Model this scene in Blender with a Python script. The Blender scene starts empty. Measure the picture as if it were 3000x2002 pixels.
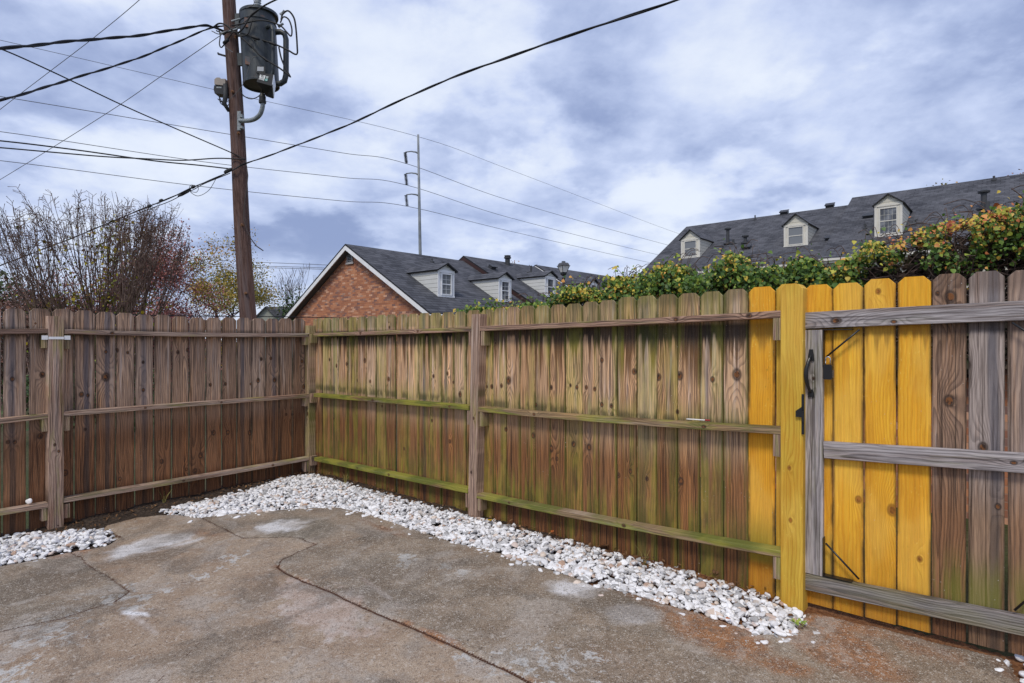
import bpy, bmesh, math, random
import numpy as np
from mathutils import Vector, Matrix
R_ = math.radians
scene = bpy.context.scene
col = scene.collection

# ------------------------------------------------------------------ camera, sky, sun, exposure
F = 1735.0            # focal length in photograph pixels (3000 wide)
EYE = 1.56
cam_d = bpy.data.cameras.new("camera"); cam = bpy.data.objects.new("camera", cam_d); col.objects.link(cam)
cam.location = (0, 0, EYE); cam.rotation_euler = (R_(90), 0, 0)
cam_d.sensor_width = 36; cam_d.lens = 36 * F / 3000; cam_d.clip_start = .05; cam_d.clip_end = 2000
scene.camera = cam
scene.view_settings.view_transform = 'Standard'; scene.view_settings.look = 'None'
scene.view_settings.gamma = 1; scene.view_settings.use_curve_mapping = False
scene.view_settings.exposure = 0.36
try:
    scene.cycles.use_denoising = True
    scene.cycles.max_bounces = 6; scene.cycles.diffuse_bounces = 3; scene.cycles.transparent_max_bounces = 8
except Exception: pass

# ------------------------------------------------------------------ little node language
class T:
    nt = None
def _n(kind, **kw):
    n = T.nt.nodes.new(kind)
    for k, v in kw.items(): setattr(n, k, v)
    return n
def _link(a, sock):
    if isinstance(a, S): T.nt.links.new(a.s, sock)
    elif isinstance(a, (tuple, list)) and len(a) == 3 and sock.type == 'RGBA': sock.default_value = (*a, 1)
    elif sock.type in ('RGBA',) and not isinstance(a, (tuple, list)): sock.default_value = (a, a, a, 1)
    elif sock.type == 'VECTOR' and not isinstance(a, (tuple, list)): sock.default_value = (a, a, a)
    else: sock.default_value = a
class S:
    def __init__(s, sock): s.s = sock
    def __add__(a, b): return M('ADD', a, b)
    __radd__ = __add__
    def __mul__(a, b): return M('MULTIPLY', a, b)
    __rmul__ = __mul__
    def __sub__(a, b): return M('SUBTRACT', a, b)
    def __rsub__(a, b): return M('SUBTRACT', b, a)
    def __truediv__(a, b): return M('DIVIDE', a, b)
def M(op, a, b=None, c=None, clamp=False):
    n = _n('ShaderNodeMath', operation=op, use_clamp=clamp)
    _link(a, n.inputs[0])
    if b is not None: _link(b, n.inputs[1])
    if c is not None: _link(c, n.inputs[2])
    return S(n.outputs[0])
def VM(op, a, b=None):
    n = _n('ShaderNodeVectorMath', operation=op); _link(a, n.inputs[0])
    if b is not None: _link(b, n.inputs[1])
    return S(n.outputs[1] if op in ('LENGTH', 'DISTANCE', 'DOT_PRODUCT') else n.outputs[0])
def comb(x, y, z=0.0):
    n = _n('ShaderNodeCombineXYZ')
    for i, a in enumerate((x, y, z)): _link(a, n.inputs[i])
    return S(n.outputs[0])
def sep(v):
    n = _n('ShaderNodeSeparateXYZ'); _link(v, n.inputs[0]); return [S(o) for o in n.outputs]
def attr(name, vec=True):
    n = _n('ShaderNodeAttribute', attribute_name=name); return S(n.outputs['Vector' if vec else 'Fac'])
def noise(vec, scale=1.0, detail=2.0, rough=.5, dist=0.0):
    n = _n('ShaderNodeTexNoise'); _link(vec, n.inputs['Vector']); n.inputs['Scale'].default_value = scale
    n.inputs['Detail'].default_value = detail; n.inputs['Roughness'].default_value = rough; n.inputs['Distortion'].default_value = dist
    return S(n.outputs['Fac'])
def voro(vec, scale=1.0, out='Distance', feature='F1', rnd=1.0):
    n = _n('ShaderNodeTexVoronoi', feature=feature); _link(vec, n.inputs['Vector']); n.inputs['Scale'].default_value = scale
    n.inputs['Randomness'].default_value = rnd
    return S(n.outputs[out])
def ss(x, a, b, lo=0.0, hi=1.0):
    n = _n('ShaderNodeMapRange', interpolation_type='SMOOTHSTEP'); _link(x, n.inputs[0])
    for i, v in enumerate((a, b, lo, hi)): _link(v, n.inputs[i + 1])
    return S(n.outputs[0])
def lin(x, a, b, lo=0.0, hi=1.0):
    n = _n('ShaderNodeMapRange', interpolation_type='LINEAR'); _link(x, n.inputs[0])
    for i, v in enumerate((a, b, lo, hi)): _link(v, n.inputs[i + 1])
    return S(n.outputs[0])
def mix(f, a, b, mode='MIX'):
    n = _n('ShaderNodeMixRGB', blend_type=mode); _link(f, n.inputs[0]); _link(a, n.inputs[1]); _link(b, n.inputs[2])
    return S(n.outputs[0])
def ramp(x, stops, interp='LINEAR'):
    n = _n('ShaderNodeValToRGB'); n.color_ramp.interpolation = interp; _link(x, n.inputs[0])
    el = n.color_ramp.elements
    while len(el) < len(stops): el.new(0.5)
    for e, (p, c) in zip(el, stops): e.position = p; e.color = (*c, 1)
    return S(n.outputs[0])
def mat(name, fn=None, color=(.5, .5, .5), rough=.7, metal=0.0, spec=.3):
    m = bpy.data.materials.new(name); m.use_nodes = True; T.nt = m.node_tree
    b = m.node_tree.nodes['Principled BSDF']
    b.inputs['Base Color'].default_value = (*color, 1); b.inputs['Roughness'].default_value = rough
    b.inputs['Metallic'].default_value = metal; b.inputs['Specular IOR Level'].default_value = spec
    if fn:
        r = fn()
        if not isinstance(r, dict): r = dict(col=r)
        _link(r['col'], b.inputs['Base Color'])
        if 'rough' in r: _link(r['rough'], b.inputs['Roughness'])
        if 'bump' in r:
            n = _n('ShaderNodeBump'); n.inputs['Strength'].default_value = r.get('bs', .5); n.inputs['Distance'].default_value = r.get('bd', .01)
            _link(r['bump'], n.inputs['Height']); T.nt.links.new(n.outputs[0], b.inputs['Normal'])
    return m
def pos():
    return S(_n('ShaderNodeTexCoord').outputs['Object'])
def uvm():
    return S(_n('ShaderNodeTexCoord').outputs['UV'])

w = bpy.data.worlds.new("World"); scene.world = w; w.use_nodes = True; T.nt = w.node_tree
SUN_EL, SUN_AZ = R_(52), R_(205)     # azimuth of the sun, clockwise from +Y
bg = w.node_tree.nodes['Background']
sky = _n('ShaderNodeTexSky', sky_type='NISHITA', sun_disc=False, sun_elevation=SUN_EL, sun_rotation=SUN_AZ)
d = S(_n('ShaderNodeTexCoord').outputs['Generated'])
x, y, z = sep(d)
zz = M('MAXIMUM', z, 0.0) + .30
p = comb(x / zz, y / zz, 0.0)
pw = VM('ADD', p, (3.1, 7.7, 0.4))
big = noise(pw, 1.1, 4, .5, .15)
med = noise(VM('ADD', pw, (5.5, 1.2, 0)), 3.4, 9, .56, .12)
fine = noise(pw, 9, 6, .6)
c = big * .52 + med * .40 + fine * .08 + ss(noise(VM('ADD', pw, (1.7, 4.4, 0)), 1.9, 7, .55), .46, .54) * .055 - .03 - ss(x, .05, .8) * .035
cl = ramp(ss(c, .36, .63), [(0, (.26, .33, .55)), (.28, (.41, .49, .72)), (.58, (.55, .63, .85)), (1, (.76, .82, .93))])
hz = ss(z, .0, .16)                          # paler, whiter band of cloud down by the horizon
lowb = noise(comb(x * 1.4, y * 1.4, z * 9.0), 1.8, 5, .55)
cl = mix(hz, mix(ss(lowb, .40, .60), (.42, .52, .76), (.72, .79, .92)), cl)
cl = mix(.93, mix(1.0, S(sky.outputs[0]), (.09, .09, .09), 'MULTIPLY'), cl)
_link(cl, bg.inputs[0]); bg.inputs[1].default_value = .88

sd = bpy.data.lights.new("sun", 'SUN'); sun = bpy.data.objects.new("sun", sd); col.objects.link(sun)
sd.energy = 1.5; sd.angle = R_(14); sd.color = (1, .93, .80)
sv = Vector((math.sin(SUN_AZ) * math.cos(SUN_EL), math.cos(SUN_AZ) * math.cos(SUN_EL), math.sin(SUN_EL)))
sun.rotation_euler = (-sv).to_track_quat('-Z', 'Y').to_euler(); sun.location = (0, -3, 12)

# ------------------------------------------------------------------ geometry of the place
A = math.atan2(.655, .756)
E1 = np.array([math.cos(A), -math.sin(A), 0.0])      # along the right fence, towards the gate
E2 = np.array([math.sin(A), math.cos(A), 0.0])       # outward, away from the camera
UP = np.array([0, 0, 1.0])
CORNER = np.array([-2.42, 7.16, 0.0])
EYEP = np.array([0, 0, EYE])
def ray(px, py): return np.array([(px - 1500) / F, 1.0, -(py - 1001) / F])
def hit(px, py, p, n):
    dd = ray(px, py); return EYEP + dd * (np.dot(p - EYEP, n) / np.dot(dd, n))
def at(px, py, Y): return EYEP + ray(px, py) * Y
GB, GC = .0236, .0272
def gz(x, y): return GB * (x + 2.42) + GC * (y - 7.16)
GN = np.array([-GB, -GC, 1.0])
def ground(px, py): return hit(px, py, CORNER, GN)[:2]

def link(o, parent=None):
    col.objects.link(o)
    if parent is not None: o.parent = parent
    return o
def tag(o, label=None, cat=None, group=None, kind=None):
    if label: o['label'] = label
    if cat: o['category'] = cat
    if group: o['group'] = group
    if kind: o['kind'] = kind
    return o
def empty(name, loc, label, cat, group=None):
    o = bpy.data.objects.new(name, None); o.location = loc; link(o); o.empty_display_size = .2
    EM[o.name] = np.array(loc, float)
    return tag(o, label, cat, group)
EM = {}

class MB:
    def __init__(s): s.v = []; s.f = []; s.m = []; s.uv = []; s.n = 0; s.at = {}
    def add(s, v, f, m=0, uv=None, **at):
        v = np.asarray(v, float); k = s.n; s.v.append(v); s.n += len(v)
        for fc in f: s.f.append([i + k for i in fc]); s.m.append(m)
        s.uv.append(np.asarray(uv, float) if uv is not None else np.zeros((len(v), 2)))
        for a, val in at.items():
            s.at.setdefault(a, []).append((k, np.broadcast_to(np.asarray(val, float), (len(v),) if np.ndim(val) < 2 and np.size(val) in (1, len(v)) else (len(v), 3))))
        return s
    def box(s, o, ax, ay, az, m=0, **at):
        """box with corner o and edge vectors ax, ay, az; uv in metres"""
        o, ax, ay, az = [np.asarray(q, float) for q in (o, ax, ay, az)]
        L = [np.linalg.norm(q) for q in (ax, ay, az)]
        if np.dot(np.cross(ax, ay), az) < 0: o = o + az; az = -az
        quads = [((0, 0, 0), ay, ax, 1, 0), ((0, 0, 1), ax, ay, 0, 1), ((0, 0, 0), ax, az, 0, 2), ((0, 1, 0), az, ax, 2, 0), ((0, 0, 0), az, ay, 2, 1), ((1, 0, 0), ay, az, 1, 2)]
        for c, u, v_, iu, iv in quads:
            p0 = o + c[0] * ax + c[1] * ay + c[2] * az
            s.add([p0, p0 + u, p0 + u + v_, p0 + v_], [(0, 1, 2, 3)], m, [(0, 0), (L[iu], 0), (L[iu], L[iv]), (0, L[iv])], **at)
        return s
    def poly(s, pts, ua, va, m=0, o=None, flip=False):
        pts = np.asarray(pts, float); o = pts[0] if o is None else o
        f = list(range(len(pts)))
        if flip: f = f[::-1]
        return s.add(pts, [f], m, [(np.dot(q - o, ua), np.dot(q - o, va)) for q in pts])
    def slab(s, pts, nrm, th, ua, va, m=0, me=None, o=None):
        """flat polygon pts extruded by -nrm*th"""
        pts = np.asarray(pts, float); nrm = np.asarray(nrm, float); me = m if me is None else me
        n0 = np.cross(pts[1] - pts[0], pts[2] - pts[1])
        if np.dot(n0, nrm) < 0: pts = pts[::-1]
        o = pts[0] if o is None else o
        b = pts - nrm * th
        s.poly(pts, ua, va, m, o); s.poly(b[::-1], ua, va, me, o)
        k = len(pts)
        for i in range(k):
            j = (i + 1) % k
            s.add([pts[j], pts[i], b[i], b[j]], [(0, 1, 2, 3)], me, [(0, 0), (np.linalg.norm(pts[j] - pts[i]), 0), (np.linalg.norm(pts[j] - pts[i]), th), (0, th)])
        return s
    def tube(s, pts, rad, n=6, m=0, cap=True, **at):
        pts = np.asarray(pts, float); k = len(pts)
        rad = np.broadcast_to(np.asarray(rad, float), (k,))
        tg = np.gradient(pts, axis=0); tg /= np.linalg.norm(tg, axis=1)[:, None] + 1e-9
        ref = np.eye(3)[int(np.argmin(np.abs(tg).max(axis=0) + np.array([.02, .01, 0])))]
        a = np.cross(tg, ref); a /= np.linalg.norm(a, axis=1)[:, None] + 1e-9
        b = np.cross(tg, a)
        an = np.arange(n) * 2 * math.pi / n
        ring = pts[:, None, :] + rad[:, None, None] * (np.cos(an)[None, :, None] * a[:, None, :] + np.sin(an)[None, :, None] * b[:, None, :])
        ln = np.concatenate([[0], np.cumsum(np.linalg.norm(np.diff(pts, axis=0), axis=1))])
        uv = np.stack([np.broadcast_to(an[None] / (2 * math.pi), (k, n)), np.broadcast_to(ln[:, None], (k, n))], -1).reshape(-1, 2)
        f = [(i * n + j, (i + 1) * n + j, (i + 1) * n + (j + 1) % n, i * n + (j + 1) % n) for i in range(k - 1) for j in range(n)]
        if cap and n > 3: f += [tuple(range(n)), tuple((k - 1) * n + j for j in range(n))[::-1]]
        return s.add(ring.reshape(-1, 3), f, m, uv, **at)
    def lathe(s, c, prof, n=20, m=0, axis=UP):
        """profile [(radius, height)] about an axis through c"""
        axis = np.asarray(axis, float); axis = axis / np.linalg.norm(axis)
        a = np.cross(axis, [0, 1, 0] if abs(axis[1]) < .9 else [1, 0, 0]); a /= np.linalg.norm(a); b = np.cross(axis, a)
        an = np.arange(n) * 2 * math.pi / n
        v = []
        for r, h in prof: v += [np.asarray(c) + axis * h + r * (math.cos(t) * a + math.sin(t) * b) for t in an]
        f = [(i * n + j, i * n + (j + 1) % n, (i + 1) * n + (j + 1) % n, (i + 1) * n + j) for i in range(len(prof) - 1) for j in range(n)]
        f += [tuple(range(n))[::-1], tuple((len(prof) - 1) * n + j for j in range(n))]
        uv = [(t, h) for r, h in prof for t in an / 6.283]
        return s.add(v, f, m, uv)
    def build(s, name, mats, parent=None, smooth=False, origin=None):
        v = np.concatenate(s.v) if s.v else np.zeros((0, 3))
        base = EM.get(parent.name, np.zeros(3)) if parent is not None else np.zeros(3)
        org = np.zeros(3) if origin is None else np.asarray(origin, float)
        if parent is None and origin is None and len(v):
            org = np.array([(v[:, 0].min() + v[:, 0].max()) / 2, (v[:, 1].min() + v[:, 1].max()) / 2, v[:, 2].min()])
        if parent is not None and origin is None: org = base
        me = bpy.data.meshes.new(name)
        me.from_pydata((v - org).tolist(), [], s.f); 
        if not isinstance(mats, (list, tuple)): mats = [mats]
        for m_ in mats: me.materials.append(m_)
        me.polygons.foreach_set('material_index', np.array(s.m, dtype=np.int32))
        if smooth: me.polygons.foreach_set('use_smooth', np.ones(len(s.f), dtype=bool))
        uvs = np.concatenate(s.uv) if s.uv else np.zeros((0, 2))
        li = np.zeros(len(me.loops), dtype=np.int32); me.loops.foreach_get('vertex_index', li)
        ul = me.uv_layers.new(name='UVMap'); ul.data.foreach_set('uv', uvs[li].ravel())
        for a, parts in s.at.items():
            is3 = parts[0][1].ndim == 2
            arr = np.zeros((s.n, 3) if is3 else (s.n,))
            for k, val in parts: arr[k:k + len(val)] = val
            t = me.attributes.new(a, 'FLOAT_VECTOR' if is3 else 'FLOAT', 'POINT')
            t.data.foreach_set('vector' if is3 else 'value', arr.ravel())
        me.update()
        o = bpy.data.objects.new(name, me); link(o, parent)
        o.location = org - base
        if parent is not None: EM[o.name] = org
        else: EM[o.name] = org
        return o

def vnoise(x, y, seed=0):
    """value noise, numpy"""
    def h(i, j):
        n = (i.astype(np.int64) * 374761393 + j.astype(np.int64) * 668265263 + seed * 144665) & 0x7fffffff
        n = ((n ^ (n >> 13)) * 1274126177) & 0x7fffffff
        return ((n ^ (n >> 16)) & 0xffff) / 65535.0
    i, j = np.floor(x), np.floor(y); fx, fy = x - i, y - j
    fx = fx * fx * (3 - 2 * fx); fy = fy * fy * (3 - 2 * fy)
    return (h(i, j) * (1 - fx) + h(i + 1, j) * fx) * (1 - fy) + (h(i, j + 1) * (1 - fx) + h(i + 1, j + 1) * fx) * fy
def fbm(x, y, seed=0, o=4):
    s_, a, t = 0, .5, 0
    for k in range(o): s_ = s_ + a * vnoise(x * 2 ** k, y * 2 ** k, seed + k * 17); t += a; a *= .5
    return s_ / t
def seg_dist(P, pts):
    best = np.full(len(P), 1e9)
    for a, b in zip(pts[:-1], pts[1:]):
        a, b = np.asarray(a), np.asarray(b); ab = b - a; t = np.clip(((P - a) @ ab) / (ab @ ab + 1e-12), 0, 1)
        best = np.minimum(best, np.linalg.norm(P - a - t[:, None] * ab, axis=1))
    return best
def inside(P, poly):
    r = np.zeros(len(P), bool); k = len(poly)
    for i in range(k):
        (x0, y0), (x1, y1) = poly[i], poly[(i + 1) % k]
        c_ = ((y0 > P[:, 1]) != (y1 > P[:, 1]))
        r ^= c_ & (P[:, 0] < (x1 - x0) * (P[:, 1] - y0) / (y1 - y0 + 1e-12) + x0)
    return r
def sdist(P, poly):
    dd = seg_dist(P, list(poly) + [poly[0]]); return np.where(inside(P, poly), dd, -dd)

# ------------------------------------------------------------------ materials
def wood(name, light, dark, grey, zones=0, mossy=0.0, ringc=.6, lichen=(.30, .32, .03), lichen2=(.075, .105, .012), yellow=False):
    def fn():
        wv = attr('wv'); u, v, n = sep(wv); pa = attr('pa'); seed, cen, den = sep(pa); gr, mo, dk = sep(attr('pb'))
        sv_ = seed * 13.7
        n1 = noise(comb(u * 5, v * 1.1, sv_), 1, 2)
        wv2 = noise(comb(u * 9, v * 5.5, sv_ + 71), 1, 2)
        du = u - cen + (n1 - .5) * .07 + (wv2 - .5) * .022 + n * .6
        depth = (v - .9 + (noise(comb(v * .8, sv_), 1, 1) - .5) * 1.6) * .035
        f = M('SQRT', du * du + depth * depth + .00003)
        kn = None; halo = None
        for kname in ('k1', 'k2', 'k3'):
            kx, ky, kr = sep(attr(kname))
            a = (u - kx); b = (v - ky) * .42
            d2 = (a * a + b * b) / (kr * kr * 5.0 + 1e-6)
            g = M('EXPONENT', d2 * -1.0) * kr * 2.5
            f = f + g
            b2 = (v - ky) * .75
            dd = M('SQRT', a * a + b2 * b2) / (kr + 1e-4)
            kn = dd if kn is None else M('MINIMUM', kn, dd)
        ph = M('FRACT', f * den * .62 + n1 * 1.1 + noise(comb(u * 22, v * 2.2, sv_ + 17), 1, 2) * .45)
        ring = ss(ph, .30, .90) * ss(ph, 1.0, .90)
        cath = noise(comb(f * 26, sv_ + 5.5, v * .25), 1, 2, .6)
        br = M('FRACT', seed * 7.31)
        fib = noise(comb(u * 260, v * 7, sv_), 1, 3, .6)
        st = noise(comb(u * 26, v * .7, sv_ + 3), 1, 3, .55)
        st2 = noise(comb(u * 60, v * 1.3, sv_ + 9), 1, 3, .6)
        blot = noise(comb(u * 7, v * 2.2, sv_ + 5), 1, 4, .6)
        c_ = mix(ss(st, .36, .64), mix(br, mix(1.0, light, (1.28, 1.26, 1.26), 'MULTIPLY') if not yellow else light, mix(1.0, light, (.46, .38, .32) if not yellow else (.84, .68, .5), 'MULTIPLY')), mix(.45, light, dark))
        c_ = mix(ss(cath, .42, .66) * (.62 if not yellow else .35), c_, mix(.75, light, dark))
        c_ = mix(ring * ringc, c_, dark)
        if not yellow:
            c_ = mix(M('MULTIPLY', gr, ss(blot * .5 + st * .5 + (.12 if zones else .05), .40, .62), clamp=True), c_, mix(ring * .55, grey, mix(.6, grey, (.05, .04, .04))))
            c_ = mix(ss(st2, .54, .66) * .72, c_, (.034, .017, .010))
            pale = ss(noise(comb(u * 34, v * 1.0, sv_ + 91), 1, 3, .6), .54, .66); c_ = mix(pale * .45 * ss(v, .5, 1.3), c_, (.62, .52, .46))
            sp2 = ss(M('ABSOLUTE', u - (M('FRACT', seed * 3.77) - .5) * .09 + (noise(comb(v * 5, sv_), 1, 3) - .5) * .014), .0024, .0008) * ss(noise(comb(v * 1.5, sv_ + 3), 1, 1), .50, .54); c_ = mix(sp2 * .9, c_, (.012, .008, .006))
            # blue-grey heart streak
            hs = M('MULTIPLY', ss(M('ABSOLUTE', u - cen * .7 + (n1 - .5) * .04), .030, .010), dk)
            c_ = mix(hs * .7, c_, (.10, .10, .125))
        else:
            c_ = mix(ss(blot, .42, .62) * .40, c_, (.62, .26, .015)); c_ = mix(ss(noise(comb(u * 4, v * 1.5, sv_ + 81), 1, 3), .45, .62) * .35, c_, (.95, .62, .12))
            c_ = mix(ss(noise(comb(u * 30, v * 14, sv_ + 21), 1, 4, .7), .62, .74) * M('MULTIPLY', mo, ss(blot, .42, .6)), c_, (.14, .13, .01))
            fl = ss(noise(comb(u * 110, v * 45, sv_ + 2), 1, 2), .64, .72) * ss(noise(comb(u * 8, v * 3, sv_ + 8), 1, 2), .5, .6)
            c_ = mix(fl * .5, c_, (.95, .72, .16))
        c_ = mix(ss(fib, .42, .62) * (.40 if not yellow else .18), c_, mix(.6, c_, (.02, .01, .008)))
        st3 = noise(comb(u * 120, v * 2.4, sv_ + 19), 1, 3, .65); c_ = mix(ss(st3, .53, .62) * (.55 if not yellow else .28), c_, mix(.7, c_, (.03, .012, .006) if not yellow else (.50, .20, .01))); c_ = mix(ss(st3, .45, .36) * (.30 if not yellow else .2), c_, mix(1.0, c_, (1.5, 1.45, 1.4), 'MULTIPLY'))
        if zones:
            nz = noise(comb(u * 9, v * 3, sv_ + 31), 1, 4, .6); sp = noise(comb(u * 30, sv_ + 41, v * .5), 1, 2, .5)
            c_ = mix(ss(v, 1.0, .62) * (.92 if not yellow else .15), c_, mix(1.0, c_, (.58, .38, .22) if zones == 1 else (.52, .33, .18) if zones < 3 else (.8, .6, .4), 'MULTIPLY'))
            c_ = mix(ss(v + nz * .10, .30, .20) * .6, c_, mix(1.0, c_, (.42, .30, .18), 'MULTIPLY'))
            # run-off stains under the top rail
            ln = .03 + M('POWER', ss(sp, .33, .68), 1.6) * (.42 if zones == 2 else .14)
            inn = ss(v, 1.64 - ln - .015, 1.64 - ln * .45) * ss(v, 1.70, 1.66)
            c_ = mix(M('MULTIPLY', inn, dk * .2 + (.85 if zones == 2 else .45), clamp=True), c_, mix(ss(v, 1.45, 1.60), (.10, .048, .016), (.016, .010, .007)))
            # weathered tips
            if not yellow: c_ = mix(ss(v + nz * .08, 1.82, 1.90) * .5, c_, (.10, .065, .05))
            if zones == 2:
                col_ = ss(noise(comb(u * 11, v * .45, sv_ + 51), 1, 3, .5) + mo * .26,   .56, .70) * .95
                a1 = ss(v, .50 + nz * .12, .27) * ss(v, .22, .25) * ss(sp + nz, .80, 1.12)
                a2 = ss(v, 1.20, 1.03) * ss(v, .97, 1.0) * ss(sp + nz, .62, 1.1)
                a3 = ss(v, 1.69, 1.72) * ss(nz + sp * .5 + mo * .3, .55, .95)
                mm = M('MAXIMUM', M('MAXIMUM', a1, a2 * .8), M('MAXIMUM', a3 * .8, col_ * .75))
                c_ = mix(mm * .72, c_, mix(.30, mix(ss(nz, .40, .62), lichen, lichen2), c_))
                dm = ss(v, 1.075, 1.02) * ss(v, .97, 1.0) * ss(nz, .42, .55)
                c_ = mix(dm * .6, c_, (.025, .03, .008))
            if zones == 3:
                a1 = ss(v, .50 + nz * .1, .26) * ss(v, .15, .2) * ss(sp + nz, .7, 1.1); c_ = mix(a1 * .75 * mo, c_, (.18, .19, .02))
            if zones == 2: c_ = mix(ss(v, .97, 1.06) * ss(v, 1.62, 1.45) * .5, c_, mix(1.0, c_, (1.6, 1.5, 1.45), 'MULTIPLY'))
            ed = ss(M('ABSOLUTE', u), .060, .074); c_ = mix(ed * ss(nz, .35, .6) * .75, c_, (.10, .11, .015) if zones == 2 else (.05, .032, .018))
            # white splash specks
            spk = ss(voro(comb(u * 46, v * 30, sv_), 1), .10, .05) * ss(noise(comb(u * 5, v * 3, sv_ + 61), 1, 2), .56, .66)
            c_ = mix(spk * .65, c_, (.6, .57, .53))
        elif mossy:
            nz = noise(comb(u * 30, v * 2.5, sv_ + 31), 1, 4, .6)
            c_ = mix(ss(nz + noise(comb(u * 4, v * 1.3, sv_ + 77), 1, 3) * .6 + mo * .42, .84, 1.06) * mossy, c_, mix(ss(noise(comb(u * 9, v * 3.1, sv_ + 7), 1, 3), .4, .6), lichen, lichen2))
        # knots
        kc = mix(ss(noise(comb(u * 60, v * 30, sv_), 1, 2), .4, .6), (.20, .075, .022), (.035, .018, .012)) if not yellow else mix(ss(noise(comb(u * 60, v * 30, sv_), 1, 2), .4, .6), (.42, .16, .02), (.22, .08, .01))
        kn = kn + (blot - .5) * .5
        c_ = mix(ss(kn, .78, .58), c_, kc)
        rim = ss(kn, .55, .78) * ss(kn, 1.45, .9)
        c_ = mix(rim * .8, c_, (.03, .015, .01) if not yellow else (.28, .11, .01))
        c_ = mix(ss(noise(comb(u * 600, v * 600, n * 600), 1, 1), .5, .8) * .12, c_, (.7, .65, .6))
        return dict(col=c_, rough=lin(fib, 0, 1, .62, .9), bump=M('SUBTRACT', fib * .5 + st2 * .4, ring * .6), bs=.45, bd=.004)
    return mat(name, fn, rough=.8, spec=.25)

W_LEFT = wood("weathered_pine_purple_brown", (.60, .34, .175), (.050, .016, .005), (.55, .39, .29), zones=1, ringc=.86)
W_RIGHT = wood("weathered_pine_mossy", (.78, .47, .23), (.085, .028, .007), (.70, .51, .35), zones=2, ringc=.74)
W_GATE = wood("weathered_pine_gate", (.56, .33, .18), (.07, .024, .009), (.46, .39, .36), zones=3, ringc=.66)
W_YEL = wood("fresh_treated_pine_yellow", (1.0, .585, .045), (.70, .27, .008), (.5, .4, .2), zones=3, yellow=True, ringc=.5)
W_YPOST = wood("treated_pine_greenish_post", (.76, .54, .07), (.44, .22, .012), (.5, .4, .2), yellow=True, ringc=.55)
W_RAIL = wood("weathered_rail", (.50, .32, .23), (.11, .05, .028), (.53, .39, .30), ringc=.8, mossy=.5)
W_POST = wood("weathered_post", (.58, .38, .28), (.13, .055, .03), (.60, .44, .34), ringc=.85, mossy=.35)
W_MOSSR = wood("moss_covered_rail", (.46, .30, .13), (.14, .075, .03), (.4, .32, .22), ringc=.7, mossy=.78, lichen=(.28, .28, .03), lichen2=(.11, .15, .012))
W_GREY = wood("silver_grey_gate_timber", (.44, .385, .38), (.075, .062, .062), (.56, .52, .53), ringc=.9, mossy=.15)
BLACK = mat("black_painted_steel", color=(.012, .012, .013), rough=.38, spec=.5)
STEEL = mat("bright_steel", color=(.55, .55, .56), rough=.3, metal=1)
WHITE_T = mat("white_tape", color=(.86, .86, .86), rough=.5)

# ------------------------------------------------------------------ boards
rng = random.Random(11)
def board(name, parent, m, o, au, an, av, wd, th, ln, knots=(), pa=None, pb=(.5, .3, .3), v0=None, ear=0.0, ch=.003, bow=0.0, label=None, build=True, mb=None, sag=0.0):
    """a board with its own grain: o corner, au width axis, an thickness axis (to the viewer), av length axis"""
    au, an, av = [np.asarray(q, float) for q in (au, an, av)]
    st = [(0, 0), (.0015, 0)] + [(ln * k / 8, 0) for k in range(1, 8)]
    st += [(ln - ear, 0), (ln, ear)] if ear else [(ln, 0)]
    pr = [(ch, 0), (wd - ch, 0), (wd, ch), (wd, th - ch), (wd - ch, th), (ch, th), (0, th - ch), (0, ch)]
    vs, wv = [], []
    vz = o[2] if v0 is None else v0
    b1, b2 = rng.uniform(-1, 1) * bow, rng.uniform(-1, 1) * bow
    for (l, ins) in st:
        k = l / ln; off = b1 * math.sin(k * 3.1) * an + b2 * math.sin(k * 4.3 + 1) * au * .6 - np.array([0, 0, 1]) * sag * 4 * k * (1 - k)
        for (a, b) in pr:
            a2 = ins + a * (wd - 2 * ins) / wd
            vs.append(o + au * a2 + an * b + av * l + off); wv.append((a2 - wd / 2, vz + l, b))
    n = len(pr); f = []
    for i in range(len(st) - 1):
        for j in range(n): f.append((i * n + j, i * n + (j + 1) % n, (i + 1) * n + (j + 1) % n, (i + 1) * n + j))
    f += [tuple(range(n))[::-1], tuple((len(st) - 1) * n + j for j in range(n))]
    if np.dot(np.cross(au, an), av) < 0: f = [q[::-1] for q in f]
    ks = list(knots)[:3]
    while len(ks) < 3: ks.append((9.0, 9.0, .004))
    if pa is None: pa = (rng.uniform(0, 40), rng.uniform(-.045, .045), rng.uniform(75, 125))
    mb = mb or MB()
    mb.add(vs, f, wv=np.array(wv), k1=np.array([ks[0]] * len(vs)), k2=np.array([ks[1]] * len(vs)), k3=np.array([ks[2]] * len(vs)),
           pa=np.array([pa] * len(vs)), pb=np.array([pb] * len(vs)))
    if not build: return mb
    ob = mb.build(name, m, parent)
    if label: ob['label'] = label
    return ob

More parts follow.
